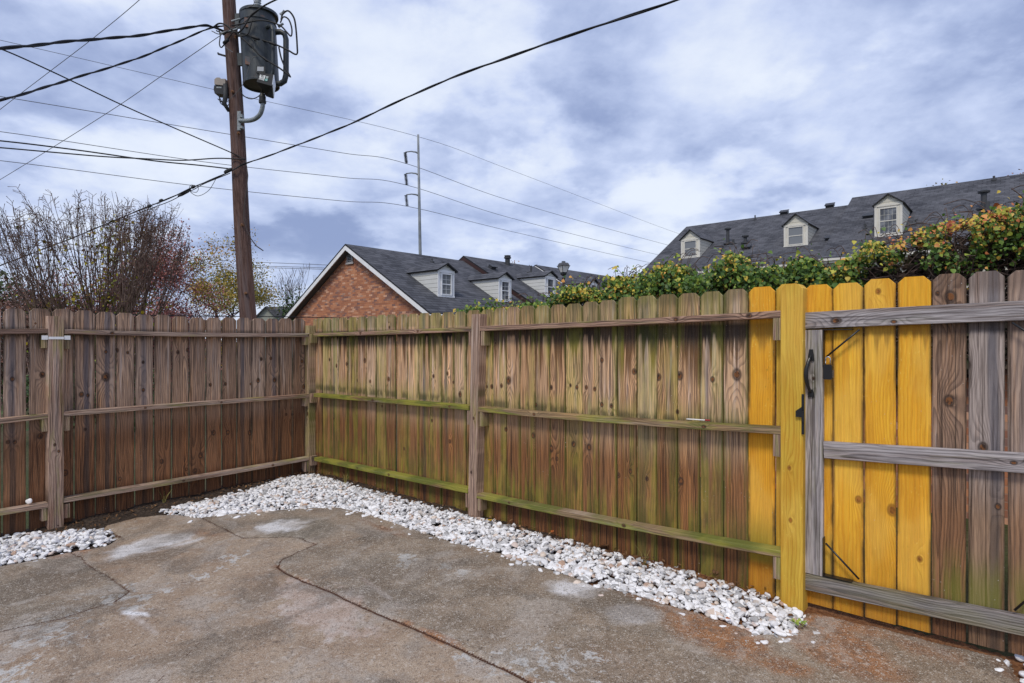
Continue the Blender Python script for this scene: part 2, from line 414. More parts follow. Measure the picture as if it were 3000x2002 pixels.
TH = .018
def fence_fr(side):
    if side == 'R': return E1, -E2          # along, towards the camera
    return -E2, E1
def tz(side, px, py, off=0.0):
    U, N = fence_fr(side); P = hit(px, py, CORNER + off * N, N); return float(np.dot(P - CORNER, U)), float(P[2])
def kn_list(side, scale, ox, oy, pts, off=0.0):
    out = []
    for q in pts:
        t, z_ = tz(side, ox + q[0] / scale, oy + q[1] / scale, off); out.append((t, z_, q[2] if len(q) > 2 else .014))
    return out
KL = kn_list('L', 1.96, 0, 850, [(70, 512), (243, 487, .018), (203, 192, .007), (468, 600, .018), (505, 605, .012), (607, 355, .012), (607, 500, .03), (672, 347), (733, 360, .012), (822, 415, .012), (823, 575), (1022, 358), (1078, 345, .015), (930, 985, .017), (1153, 950, .02), (1208, 545), (1295, 540), (1440, 540, .010), (1500, 397), (1482, 520, .02), (1555, 393), (1577, 517, .02), (1735, 410, .016), (1745, 555, .02), (1225, 820, .019), (1308, 818, .019), (1435, 820, .02), (1645, 715, .012), (1680, 715, .012), (46, 873, .012), (85, 873, .012), (232, 840, .018), (490, 800, .010), (490, 1045, .012), (690, 1085), (375, 1050, .02), (1070, 1030, .012), (1120, 1040, .02)])
KR = kn_list('R', 1.96, 850, 850, [(225, 400), (265, 435, .016), (325, 425, .014), (430, 405, .02), (385, 520), (460, 525), (566, 512, .017), (822, 495), (902, 480), (975, 600, .02), (935, 530, .01), (1158, 555), (1215, 550), (1180, 305, .007), (1130, 555, .01), (1255, 520, .025), (1498, 560), (1410, 660, .012), (1240, 800), (1395, 835, .017), (1498, 912, .02), (1530, 970, .012), (570, 215, .012), (250, 740, .009), (525, 668, .01), (815, 750, .012), (915, 870, .014)])
KR += kn_list('R', 1.4256, 1500, 800, [(375, 365), (162, 480, .012), (243, 470, .011), (270, 478, .012), (310, 478, .012), (345, 485, .012), (375, 550), (415, 555), (510, 412, .016), (612, 435, .018), (700, 430, .022), (838, 445, .014), (940, 425, .028), (692, 580, .012), (87, 680), (165, 735, .022), (255, 715, .016), (322, 728, .018), (445, 845, .014), (495, 828, .012), (515, 828, .012), (563, 860, .012), (705, 870, .018), (738, 892, .010)])
KG = kn_list('R', 1.284, 2200, 780, [(748, 117, .024), (700, 103, .009), (745, 507, .022), (808, 372, .018), (532, 918, .022), (405, 878, .015), (635, 1103, .012), (872, 682, .018), (480, 95, .012), (930, 905, .012), (840, 905, .014), (850, 1130, .014)])

LEFTX = [8.5, 77.6, 84.5, 150, 152, 217, 218, 279, 280.5, 339, 340, 395, 397, 450, 452, 502.5, 504, 553.5, 555, 602, 604, 649, 651, 694, 695.5, 737, 738, 778, 779.5, 817.5, 819, 857.5, 859, 895]
RIGHTX = [900, 924, 927, 944, 945, 968, 968.5, 993, 993.6, 1018, 1018.5, 1045.7, 1047, 1073.5, 1074, 1101, 1101.5, 1129, 1130, 1158.5, 1162, 1193, 1194, 1225.5, 1226, 1258, 1258.5, 1291.5, 1292.5, 1329, 1330, 1364, 1366, 1406, 1407.5, 1445, 1445.5, 1483, 1483.5, 1523, 1523.5, 1566.5, 1567.5, 1610, 1610.5, 1656, 1656.5, 1705, 1705.5, 1753, 1754, 1806.5, 1809, 1864, 1866, 1923, 1924, 1984, 1985.5, 2049, 2051.5, 2118, 2119.6, 2191]
def topz(side, t, tab): 
    return float(np.interp(t, [q[0] for q in tab], [q[1] for q in tab]))
TL = sorted([tz('L', *q) for q in [(43, 904.5), (117, 904.5), (184, 906.5), (248, 910), (310, 913), (367, 917), (423, 921), (477, 923), (580, 930), (715, 932), (877, 934)]])
TR = sorted([tz('R', *q) for q in [(935, 933), (1030, 930), (1110, 924.5), (1240, 918.5), (1380, 910), (1440, 905), (1545, 897), (1680, 889), (1780, 879.6), (1835, 872), (1950, 864), (2080, 853), (2150, 847), (2230, 841), (2313, 832), (2396, 833.6), (2485, 828), (2578, 818), (2677, 811), (2780, 804), (2890, 795), (2990, 792)]])

def pickets(side, parent, spans, mats, pbs, tab, knots, zb, noff=0.0, labels=None):
    U, N = fence_fr(side)
    for i, (t0, t1) in enumerate(spans):
        tm = (t0 + t1) / 2; zt = topz(side, tm, tab) + rng.uniform(-.004, .004)
        z0 = zb(tm); ks = [((t - tm) * (1 if side == 'R' else 1), z_, r) for t, z_, r in knots if t0 - .01 < t < t1 + .01][:3]
        if len(ks) == 0 and rng.random() < .5: ks = [(rng.uniform(-.05, .05), rng.uniform(.4, 1.5), rng.uniform(.006, .013))]
        jit = rng.uniform(-.004, .002)
        m = mats[i] if isinstance(mats, list) else mats
        pb = pbs(i, tm)
        board('picket', parent, m, CORNER + U * (t0 + (.003 if side == 'L' and tm > .9 else .001)) + N * (noff - TH + jit) + np.array([0, 0, z0]), U, N, UP, t1 - t0 - (.006 if side == 'L' and tm > .9 else .002), TH, zt - z0, ks, pb=pb, ear=.032, bow=.003, label=labels[i] if labels else None)

# ---- left fence
fl = empty('picket_fence', tuple(CORNER - E2 * 1.5 + E1 * .05), 'weathered purple-brown dog-eared wooden fence running from the left edge of the photo to the corner', 'fence', None)
spans = [tuple(sorted((tz('L', a, 905)[0], tz('L', b, 905)[0]))) for a, b in zip(LEFTX[::2], LEFTX[1::2])]
spans += [(2.872 + k * .158, 2.872 + k * .158 + .155) for k in range(6)]
def pbL(i, t):
    return (rng.uniform(.35, 1.0) * (1 if t > .3 else .8), .5 if t < 1.0 else .1, rng.choice([0, 0, .1, .9]) if i not in (3, 4) else 1.0)
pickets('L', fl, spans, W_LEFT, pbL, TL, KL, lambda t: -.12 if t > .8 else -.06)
# ---- right fence
fr = empty('picket_fence', tuple(CORNER + E1 * 2.7 - E2 * .05), 'moss-streaked brown dog-eared wooden fence between the corner and the yellow gate post', 'fence', None)
spans = [(tz('R', a, 905)[0], tz('R', b, 905)[0]) for a, b in zip(RIGHTX[::2], RIGHTX[1::2])]
spans[0] = (.02, .098)
mossamt = {1: .4, 2: .9, 3: .5, 5: .8, 6: .3, 8: 1.0, 11: .4, 13: .9, 14: .3, 15: .8, 17: .9, 18: .2, 21: .6, 23: .9, 27: 1.0, 30: .8}
dkl = {3: .9, 4: .4, 12: 1.0, 14: .8, 24: .3, 27: .5, 30: .5}
def pbR(i, t): return (rng.uniform(.15, .75), mossamt.get(i, rng.uniform(0, .18)) * .8, dkl.get(i, rng.choice([0, 0, .15])))
nR_ = len(spans)
ys = [(tz('R', 2191.5, 905)[0], tz('R', 2269.7, 905)[0]), (tz('R', 2273, 905)[0], tz('R', 2349, 905)[0])]
mats = [W_RIGHT] * nR_ + [W_YEL, W_YPOST]
labs = [None] * nR_ + ['new yellow picket beside the gate post', 'new yellow picket mostly hidden behind the gate post']
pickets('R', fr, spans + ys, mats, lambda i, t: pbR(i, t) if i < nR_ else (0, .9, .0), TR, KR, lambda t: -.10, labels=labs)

def rail(side, parent, name, m, p0, p1, h=.042, dep=.089, off=.089, pb=(.5, .3, .2), sag=0.0, t1=None, knots=(), label=None):
    """p0, p1: pixels of the ends of the upper front edge"""
    U, N = fence_fr(side)
    a = tz(side, *p0, off); b = tz(side, *p1, off)
    if t1 is not None: b = (t1, a[1] + (b[1] - a[1]) * (t1 - a[0]) / (b[0] - a[0]))
    A_ = CORNER + U * a[0] + UP * (a[1] - h) + N * (off - dep + .001); B_ = CORNER + U * b[0] + UP * (b[1] - h) + N * (off - dep + .001)
    ax = (B_ - A_); L = np.linalg.norm(ax); ax /= L
    up = UP - ax * ax[2]; up /= np.linalg.norm(up)
    pa = (rng.uniform(0, 40), rng.uniform(-.02, .02), rng.uniform(90, 140))
    ks = [(0.0, rng.uniform(.2, L), rng.uniform(.008, .013)) for _ in range(2)] if not knots else knots
    return board(name, parent, m, A_, up, N, ax, h, dep - .001, L, ks, pa=pa, pb=pb, v0=0.0, sag=sag, bow=.004, label=label)
def post(side, parent, m, px0, px1, ptop, pbot, pytop, dep, off, wd=None, ear=0.0, label=None, lean=True, pb=(.6, .1, .2)):
    U, N = fence_fr(side)
    zt = tz(side, px0, pytop, off)[1]
    a, b = tz(side, px0, ptop, off)[0], tz(side, px1, ptop, off)[0]
    t0, t1 = min(a, b), max(a, b); wd = wd or t1 - t0
    sh = 0.0
    if pbot is not None: sh = (tz(side, pbot, 1400, off)[0]) - (t0 + t1) / 2
    o = CORNER + U * (t0 + sh) + N * (off - dep) - UP * .15
    top = CORNER + U * t0 + N * (off - dep) + UP * zt
    ax = top - o; L = np.linalg.norm(ax)
    return board('post', parent, m, o, U, N, ax / L, wd, dep, L, [(rng.uniform(-.02, .02), rng.uniform(.3, 1.5), .01) for _ in range(2)], pa=(rng.uniform(0, 40), rng.uniform(-.01, .02), 95), pb=pb, v0=-.15, ch=.005, label=label, ear=ear)
def cleat(side, parent, m, t0, z0, z1, wd=.042, dep=.08, off=.086):
    U, N = fence_fr(side)
    return board('cleat', parent, m, CORNER + U * t0 + N * (off - dep) + UP * z0, U, N, UP, wd, dep - .001, z1 - z0, [], pa=(rng.uniform(0, 40), .0, 120), pb=(.5, .3, .1), v0=0.0)

# posts and rails, left
pl = post('L', fl, W_POST, 141, 188, 1000, 164, 926, .10, .092, label='leaning weathered post wrapped with white tape')
tp0, tp1 = tz('L', 188, 1000, .092)[0], tz('L', 141, 1000, .092)[0]
rail('L', fl, 'rail', W_RAIL, (189, 965), (912, 977), sag=.012, pb=(.8, 0, .2))
rail('L', fl, 'rail', W_RAIL, (141, 963), (0, 965), t1=3.9, pb=(.1, 0, .2))
rail('L', fl, 'rail', W_RAIL, (184, 1207), (912, 1154), pb=(.8, 0, 0))
rail('L', fl, 'rail', W_RAIL, (141, 1213), (0, 1228), t1=3.9, pb=(.8, 0, 0))
rail('L', fl, 'rail', W_RAIL, (184, 1461), (912, 1338), pb=(.8, .25, 0), sag=.004)
rail('L', fl, 'rail', W_RAIL, (141, 1473), (0, 1496), t1=3.9, pb=(.8, .1, 0))
post('L', fl, W_POST, -420, -360, 1000, None, 920, .10, .092)
for zt in (1.618, .893, .118):
    cleat('L', fl, W_POST, tp0 - .045, zt - .125, zt)
    cleat('L', fl, W_POST, tp1 + .002, zt - .125 + .01, zt)
    cleat('L', fl, W_RAIL, .002 + .092, zt - .10, zt + .02, off=.084)
# tape round the post and the cleats under the top rail
mb = MB(); U, N = fence_fr('L'); zt = tz('L', 165, 991, .1)[1]
mb.box(CORNER + U * (tp0 + .002) + N * .0945 + UP * (zt - .010), U * (tp1 - tp0 - .004), N * .002, UP * .022)
mb.box(CORNER + U * (tp0 - .046) + N * .088 + UP * (zt - .014), U * .044, N * .0025, UP * .036)
mb.box(CORNER + U * (tp1 + .001) + N * .088 + UP * (zt - .014), U * .044, N * .0025, UP * .036)
mb.build('white_tape', WHITE_T, pl)
# corner post and right fence posts
board('post', fr, W_POST, CORNER + E1 * .002 - E2 * .091 - UP * .1, E1, E2, UP, .088, .089, 1.85, [(.01, .7, .016)], pa=(3.3, .01, 100), pb=(.3, .6, .2), v0=-.1, ch=.004, label='corner post')
post('R', fr, W_POST, 1380.6, 1405, 1000, 1381, 921, .10, .094, label='pale middle post of the mossy fence', pb=(.5, .0, .1))
m0, m1 = tz('R', 1380.6, 1000, .094)[0], tz('R', 1405, 1000, .094)[0]
rail('R', fr, 'rail', W_RAIL, (918, 976), (1383, 957), pb=(.0, .25, .1), sag=.006)
rail('R', fr, 'rail', W_RAIL, (1406, 956), (2288, 910), pb=(.15, .05, .1), sag=.006)
rail('R', fr, 'rail', W_MOSSR, (919, 1153), (1373, 1189), pb=(.1, .55, .1))
rail('R', fr, 'rail', W_MOSSR, (1394, 1192), (2289, 1253), pb=(.3, .22, .1), sag=.012)
rail('R', fr, 'rail', W_MOSSR, (921, 1341), (1370, 1432), pb=(.0, .75, .1))
rail('R', fr, 'rail', W_MOSSR, (1392, 1446), (2289, 1614), pb=(.3, .36, .1), sag=.01)
for zt, dx in ((1.65, 0), (.943, -.02), (.20, -.04)):
    cleat('R', fr, W_POST, m0 + dx - .044, zt - .125, zt); cleat('R', fr, W_POST, m1 + dx + .008, zt - .125, zt)
    cleat('R', fr, W_RAIL, .092, zt - .11, zt)
for zt in (1.703, 1.002, .264): cleat('R', fr, W_RAIL, tz('R', 2264, 1000, .086)[0], zt - .135, zt, wd=.055)
py_ = post('R', fr, W_YPOST, 2286, 2352, 1000, None, 835, .11, .094, ear=.026, label='new greenish-yellow square gate post', pb=(0, .25, 0))
# strike of the latch on the post edge
U, N = fence_fr('R'); t_, z_ = tz('R', 2351, 1155, .097)
t_ += .008
mb = MB(); mb.box(CORNER + U * (t_ - .012) + N * .096 + UP * (z_ - .235), U * .014, N * .006, UP * .235)
mb.box(CORNER + U * (t_ - .008) + N * .102 + UP * (z_ - .16), U * .012, N * .010, UP * .06)
p0 = CORNER + U * (t_ - .042) + N * .104 + UP * (z_ - .135)
mb.add([p0, p0 + UP * .035, p0 + U * .034 + UP * .062, p0 + U * .034 + UP * .0, p0 + N * .007, p0 + UP * .035 + N * .007, p0 + U * .034 + UP * .062 + N * .007, p0 + U * .034 + N * .007], [(0, 3, 2, 1), (4, 5, 6, 7), (0, 1, 5, 4), (1, 2, 6, 5), (2, 3, 7, 6), (3, 0, 4, 7)])
mb.build('latch_strike', BLACK, py_)

# the fence carries on past the gate, outside the photograph
pickets('R', fr, [(7.20 + k * .158, 7.355 + k * .158) for k in range(12)], W_RIGHT, lambda i, t: pbR(7, t), TR, [], lambda t: -.10)
board('post', fr, W_POST, CORNER + E1 * 7.08 - UP * .15, E1, -E2, UP, .11, .11, 2.05, [], pb=(.5, .1, .1), v0=-.15, ch=.005)
for z_ in (1.76, 1.0, .28): board('rail', fr, W_RAIL, CORNER + E1 * 7.19 + UP * z_, UP, -E2, E1, .042, .089, 1.95, [], pb=(.3, .1, .1), v0=0.0)
# ---- gate
gt0 = tz('R', 2355, 905)[0]
gate = empty('wooden_gate', tuple(CORNER + E1 * (gt0 + .6)), 'wooden gate with four new yellow pickets, old brown pickets and silver-grey frame rails', 'gate')
GX = [2354, 2438.5, 2439.5, 2529.4, 2531, 2625, 2627, 2727.5, 2728.4, 2831, 2835, 2944]
spans = [(tz('R', a, 905)[0] + .002, tz('R', b, 905)[0]) for a, b in zip(GX[::2], GX[1::2])] + [(6.451, 6.60), (6.607, 6.757), (6.763, 6.912), (6.918, 7.06)]
mats = [W_YEL] * 4 + [W_GATE] * 6
gl = ['new yellow picket nearest the latch', 'new yellow picket split by a dark crack near its top', 'new yellow picket with a big orange knot at its top', 'new yellow picket beside the old brown ones', 'old brown picket with two dark knots at its top', 'old grey-streaked picket'] + [None] * 4
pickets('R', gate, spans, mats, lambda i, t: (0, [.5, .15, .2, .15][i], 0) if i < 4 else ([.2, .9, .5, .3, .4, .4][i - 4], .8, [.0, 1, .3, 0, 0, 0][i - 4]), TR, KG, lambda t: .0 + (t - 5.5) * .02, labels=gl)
TG = 7.06
def grail(p0, p1, h, lab=None, t1=TG, pb=(.8, .0, .2), knots=()):
    return rail('R', gate, 'rail', W_GREY, p0, p1, h=h, dep=.040, off=.042, pb=pb, t1=t1, label=lab, knots=knots)
grail((2357, 917), (3000, 880), .096, 'silver-grey top rail with a knot near its end', knots=[(-.01, .17, .02), (-.03, .45, .010), (.01, 1.05, .01)])
grail((2414, 1294), (3000, 1329), .097)
grail((2357, 1680), (3000, 1808), .096, 'brown-grey bottom rail', pb=(.25, .7, .3))
sa, sb = tz('R', 2357, 1000, .042)[0], tz('R', 2410, 1000, .042)[0]
zlo, zhi = tz('R', 2380, 1684, .042)[1] + .002, tz('R', 2380, 965, .042)[1] - .004
board('stile', gate, W_GREY, CORNER + U * sa + N * .002 + UP * zlo, U, N, UP, sb - sa, .038, zhi - zlo, [(.0, 1.35, .008)], pa=(5.1, .02, 110), pb=(.9, .3, .3), v0=.2)
board('stile', gate, W_GREY, CORNER + U * (TG - .09) + N * .002 + UP * zlo, U, N, UP, .09, .038, zhi - zlo + .02, [], pb=(.9, .3, .3), v0=.2)
def bracket(t, z, sv_, su):
    mb = MB(); w_ = .036
    mb.box(CORNER + U * (t if su > 0 else t - .004) + N * .003 + UP * (z if sv_ > 0 else z - .22), U * .004, N * .044, UP * .22)
    mb.box(CORNER + U * (t - (.0 if su > 0 else .15)) + N * .003 + UP * (z - (.004 if sv_ < 0 else 0)), U * .15, N * .044, UP * .004)
    return mb.build('corner_bracket', BLACK, gate)
zl2 = tz('R', 2414, 1690, .042)[1] 
bracket(sb + .001, zhi + .002, -1, 1); bracket(sb + .001, zl2 + .004, 1, 1)
bracket(TG - .092, zhi + .012, -1, -1); bracket(TG - .092, zl2 + .03, 1, -1)
def rod(pa, pb):
    a = tz('R', *pa, .06); b = tz('R', *pb, .06)
    A_ = CORNER + U * a[0] + UP * a[1] + N * .044; B_ = CORNER + U * b[0] + UP * b[1] + N * .044
    MB().tube([A_, (A_ + B_) / 2, B_], .0055, 8).build('brace_rod', BLACK, gate, smooth=True)
rod((2419, 1046), (2516, 966)); rod((2417, 1594), (2515, 1700)); rod((2965, 945), (3080, 1020)); rod((2972, 1792), (3090, 1690))
# pull handle on the stile
th_, zt_ = tz('R', 2375, 1024, .05); zb_ = tz('R', 2375, 1164, .05)[1]
c0 = CORNER + U * th_ + N * .041
mb = MB()
H_ = zt_ - zb_
for (za, zb2) in ((zt_ - H_ * .24, zt_), (zb_, zb_ + H_ * .16)):
    mb.add([c0 + U * x_ + UP * z2 + N * n_ for z2, w2 in ((za, .018), ((za + zb2) / 2, .016), (zb2, .010)) for x_, n_ in ((-w2, 0), (w2, 0), (w2 * .8, .009), (-w2 * .8, .009))],
           [(i * 4 + j, i * 4 + (j + 1) % 4, i * 4 + 4 + (j + 1) % 4, i * 4 + 4 + j) for i in range(2) for j in range(4)] + [(3, 2, 1, 0), (8, 9, 10, 11)])
pts = []; rr = []
for k in range(15):
    s_ = k / 14; pts.append(c0 + UP * (zt_ - H_ * (.14 + .76 * s_)) + N * (.006 + .038 * math.sin(math.pi * min(1, max(0, s_))) ** .6) - U * (.016 * math.sin(math.pi * s_))); rr.append(.007 + .005 * math.sin(math.pi * s_))
mb.tube(pts, rr, 10)
mb.build('pull_handle', BLACK, gate, smooth=False)
# padlock
tl_, zl_ = tz('R', 2426, 1068, .06)
pad = empty('padlock', tuple(CORNER + U * tl_ + N * .05 + UP * (zl_ - .05)), 'black combination padlock hanging from the gate brace beside the pull handle', 'padlock')
bm = MB(); wlk = .046; hlk = zl_ - tz('R', 2426, 1112, .06)[1]
c1 = CORNER + U * (tl_ - wlk / 2) + N * .05 + UP * (zl_ - hlk)
pr = [(0, .004), (.004, 0), (wlk - .004, 0), (wlk, .004), (wlk, hlk - .008), (wlk - .008, hlk), (.008, hlk), (0, hlk - .008)]
bm.slab([c1 + U * a + UP * b + N * .026 for a, b in pr], N, .026, U, UP)
bm.build('lock_body', mat('black_rubber', color=(.018, .018, .02), rough=.5), pad)
mb = MB()
for k in range(4): mb.lathe(c1 + U * (wlk + .001) + N * .013 + UP * (.012 + k * .011), [(.006, 0), (.0075, .001), (.0075, .007), (.006, .008)], 10)
mb.build('dial', mat('dial_plastic', color=(.10, .09, .085), rough=.35), pad)
a_, b_ = c1 + U * .010 + N * .013 + UP * hlk, c1 + U * (wlk - .010) + N * .013 + UP * hlk
MB().tube([a_ - UP * .01, a_ + UP * .03] + [(a_ + b_) / 2 + UP * (.03 + .013 * math.sin(q)) - U * (.013 * math.cos(q)) for q in np.linspace(0, math.pi, 9)] + [b_ + UP * .03, b_ - UP * .01], .0035, 8).build('shackle', STEEL, pad, smooth=True)
# pen lying on the middle rail, stones in the left fence
a = tz('R', 2010, 1228, .07); b = tz('R', 2080, 1234, .07)
A_ = CORNER + U * a[0] + N * .07 + UP * (a[1]); B_ = CORNER + U * b[0] + N * .07 + UP * (a[1] + .004 + (b[1] - a[1]))
pen = MB(); dv = (B_ - A_)
pen.tube([A_, A_ + dv * .06, A_ + dv * .08, A_ + dv * .8], [.002, .004, .0045, .0045], 8, 0); pen.tube([A_ + dv * .8, A_ + dv * .81, A_ + dv], [.0048, .0052, .005], 8, 1)
tag(pen.build('pen', [mat('white_plastic', color=(.8, .78, .76), rough=.3), mat('red_plastic', color=(.35, .03, .03), rough=.35)], smooth=True), 'thin white pen with a red cap lying on the mossy middle rail', 'pen')

# ------------------------------------------------------------------ ground
def gpoly(scale, ox, oy, pts): return [tuple(ground(ox + q[0] / scale, oy + q[1] / scale)) for q in pts]
bed_main = [tuple(ground(*q)) for q in [(470, 1492), (536, 1477), (613, 1466), (715, 1441), (766, 1420), (812, 1402), (919, 1388), (1003, 1412), (1156, 1456), (1360, 1504), (1506, 1542), (1646, 1576), (1822, 1622), (1893, 1641), (2042, 1676), (2132, 1706), (2251, 1745), (2328, 1782), (2352, 1800), (2325, 1845), (2305, 1876), (2263, 1865), (2174, 1835), (2120, 1805), (2013, 1775), (1941, 1760), (1858, 1731), (1745, 1710), (1691, 1686), (1596, 1656), (1506, 1626), (1417, 1602), (1298, 1573), (1226, 1549), (1149, 1525), (1071, 1498), (996, 1484), (868, 1487), (766, 1497), (664, 1505), (577, 1515), (536, 1507)]]
bed_left = [tuple(ground(*q)) for q in [(-420, 1600), (-200, 1585), (0, 1574), (71, 1556), (179, 1560), (245, 1549), (317, 1555), (337, 1574), (306, 1594), (204, 1612), (77, 1640), (0, 1652), (-250, 1720), (-420, 1730)]]
bed_right = [tuple(ground(*q)) for q in [(2962, 1925), (3060, 1950), (3300, 2050), (3300, 2150), (3060, 2060), (2990, 2000)]]
# patio outline: towards the fences it stops at the beds
pat = [tuple(ground(*q)) for q in [(-900, 1700), (-250, 1722), (0, 1655), (77, 1642), (204, 1614), (306, 1596), (340, 1576), (318, 1552), (300, 1540), (400, 1515), (470, 1508), (536, 1507), (577, 1515), (664, 1505), (766, 1497), (868, 1487), (996, 1484), (1071, 1498), (1149, 1525), (1226, 1549), (1298, 1573), (1417, 1602), (1506, 1626), (1596, 1656), (1691, 1686), (1745, 1710), (1858, 1731), (1941, 1760), (2013, 1778), (2120, 1815), (2230, 1850), (2310, 1850), (2345, 1808), (2370, 1787), (2600, 1838), (2735, 1875), (2850, 1900), (2950, 1920), (2985, 1990), (3060, 2070), (3300, 2180)]]
pat += [(3.2, .3), (-4.5, .3)]
sa_ = lambda pts: gpoly(1.9583, 0, 1400, pts); sb_ = lambda pts: gpoly(1.6786, 1000, 1400, pts)
cr_main = sa_([(1590, 500), (1640, 540), (1750, 590), (1900, 650), (2000, 700), (2100, 745), (2250, 810)]) + sb_([(300, 712), (500, 800), (700, 890), (850, 955), (950, 1010), (1200, 1120), (1500, 1260)])
cr_thin = [sa_([(1130, 215), (1220, 255), (1290, 290), (1350, 325), (1400, 345), (1550, 342), (1710, 338), (1750, 362), (1810, 382)]), sa_([(1810, 382), (1700, 425), (1615, 465), (1590, 500)]), sa_([(400, 420), (460, 450), (500, 490), (560, 530), (620, 560), (670, 600), (745, 650), (700, 690), (655, 715)]), sa_([(655, 715), (500, 760), (340, 810), (150, 850), (0, 885), (-200, 930)]), sa_([(600, 285), (680, 330), (715, 352)])]
cr_hair = [sa_([(1810, 382), (1950, 372), (2060, 358), (2200, 310), (2330, 290)]), sa_([(655, 715), (660, 800), (600, 850), (540, 900), (470, 955), (360, 1020), (260, 1100), (240, 1160), (200, 1230)]), sa_([(745, 650), (830, 625), (1000, 605), (1190, 590), (1330, 570), (1530, 540), (1600, 518)]), sa_([(660, 300), (760, 265), (830, 245)]), sa_([(1195, 865), (1195, 900), (1100, 990), (1010, 1080), (900, 1179), (840, 1260)]), sb_([(690, 900), (640, 930), (580, 960), (585, 1010)]), sa_([(800, 610), (850, 600)])]
def soft(P, poly, wdt): return np.clip(sdist(P, poly) / wdt + .5, 0, 1)
def ell(P, c_, a, b):
    """soft ellipse given by photo pixels on the ground: centre and two axis end points"""
    c0_, a0, b0 = [np.array(ground(*q)) for q in (c_, a, b)]
    Mx = np.linalg.inv(np.stack([a0 - c0_, b0 - c0_], 1)); q = (P - c0_) @ Mx.T
    return np.clip(1 - np.linalg.norm(q, axis=1), 0, 1)

hx = .0125
gx = np.arange(-4.9, 3.25, hx); gy = np.arange(1.9, 7.25, hx)
X, Y = np.meshgrid(gx, gy); P = np.stack([X.ravel(), Y.ravel()], 1)
wob = (fbm(P[:, 0] * 16, P[:, 1] * 16, 3, 5) - .5) * .026
wob2 = (fbm(P[:, 0] * 16, P[:, 1] * 16, 8, 5) - .5) * .026
Pw = P + np.stack([wob, wob2], 1)
sdp = sdist(Pw, pat)
dm = seg_dist(P + np.stack([wob, wob2], 1) * .35, cr_main); dt = np.minimum.reduce([seg_dist(Pw, q) for q in cr_thin]); dh = np.minimum.reduce([seg_dist(Pw, q) for q in cr_hair])
crk = np.maximum.reduce([np.clip(1 - dm / .0145, 0, 1), .80 * np.clip(1 - dt / .012, 0, 1), .52 * np.clip(1 - dh / .010, 0, 1)])
und = (fbm(P[:, 0] * 1.2, P[:, 1] * 1.2, 5) - .5) * .02 + (fbm(P[:, 0] * 14, P[:, 1] * 14, 6) - .5) * .003
Z = gz(P[:, 0], P[:, 1]) + und - .016 * np.clip(1 - dm / .02, 0, 1) - .008 * np.clip(1 - dt / .015, 0, 1) - .03 * np.clip(1 - (sdp - .0) / .03, 0, 1)
keep = (sdp > -.02)
idx = np.full(len(P), -1); idx[keep] = np.arange(keep.sum())
ny, nx = X.shape; I = idx.reshape(ny, nx)
q = np.stack([I[:-1, :-1], I[:-1, 1:], I[1:, 1:], I[1:, :-1]], -1).reshape(-1, 4); q = q[(q >= 0).all(1)]
Pk = P[keep]; Pk2 = Pw[keep]
slabR = soft(Pk2, [cr_main[0]] + cr_main[1:] + [(3.2, .3), (3.3, 3), (1.6, 3.9), (-2.0, 6.6)] + sa_([(2330, 290), (1950, 372), (1810, 382), (1615, 465)]), .05)
slabL = soft(Pk2, sa_([(400, 420), (500, 490), (620, 560), (745, 650), (655, 715), (340, 810), (0, 885), (-300, 950), (-300, 560), (0, 500)]), .05)
slabT = soft(Pk2, sa_([(1130, 215), (1290, 290), (1400, 345), (1710, 338), (1810, 382), (2060, 358), (2330, 290), (1950, 160), (1300, 200)]), .05)
def pw(P_, pts, k=1.9583, ox=0, oy=1400): return gpoly(k, ox, oy, pts)
nz1 = fbm(Pk[:, 0] * 7, Pk[:, 1] * 7, 21, 5); nz2 = fbm(Pk[:, 0] * 22, Pk[:, 1] * 22, 31, 4)
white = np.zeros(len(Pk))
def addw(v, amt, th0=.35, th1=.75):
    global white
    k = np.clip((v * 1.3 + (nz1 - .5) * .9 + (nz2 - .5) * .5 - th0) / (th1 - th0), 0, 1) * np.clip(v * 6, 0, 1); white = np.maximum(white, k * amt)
def gleam_strk(poly, amt, feather):  # streaks of bright gleam, painted into the concrete colour
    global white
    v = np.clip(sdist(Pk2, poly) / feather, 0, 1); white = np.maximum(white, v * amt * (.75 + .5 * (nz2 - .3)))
gleam_strk(sa_([(590, 492), (760, 440), (950, 385), (1180, 325), (1215, 345), (1090, 385), (900, 430), (700, 475)]), 1.0, .11)
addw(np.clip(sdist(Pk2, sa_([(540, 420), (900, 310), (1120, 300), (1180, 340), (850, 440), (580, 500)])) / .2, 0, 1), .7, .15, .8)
gleam_strk(sa_([(668, 758), (860, 765), (885, 790), (870, 806), (668, 800)]), 1.0, .035)
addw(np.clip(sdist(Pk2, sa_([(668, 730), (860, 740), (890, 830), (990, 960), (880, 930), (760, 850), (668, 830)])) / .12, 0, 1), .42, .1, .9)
gleam_strk(sb_([(975, 546), (1100, 538), (1290, 540), (1320, 556), (1220, 572), (1080, 587)]), 1.0, .05)
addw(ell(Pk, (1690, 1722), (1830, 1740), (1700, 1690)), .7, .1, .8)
gleam_strk(sb_([(1360, 680), (1400, 668), (1440, 672), (1420, 690), (1380, 694)]), .85, .03)
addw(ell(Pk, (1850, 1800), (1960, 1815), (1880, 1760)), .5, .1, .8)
addw(ell(Pk, (820, 1540), (930, 1525), (800, 1515)), .75, .15, .7)

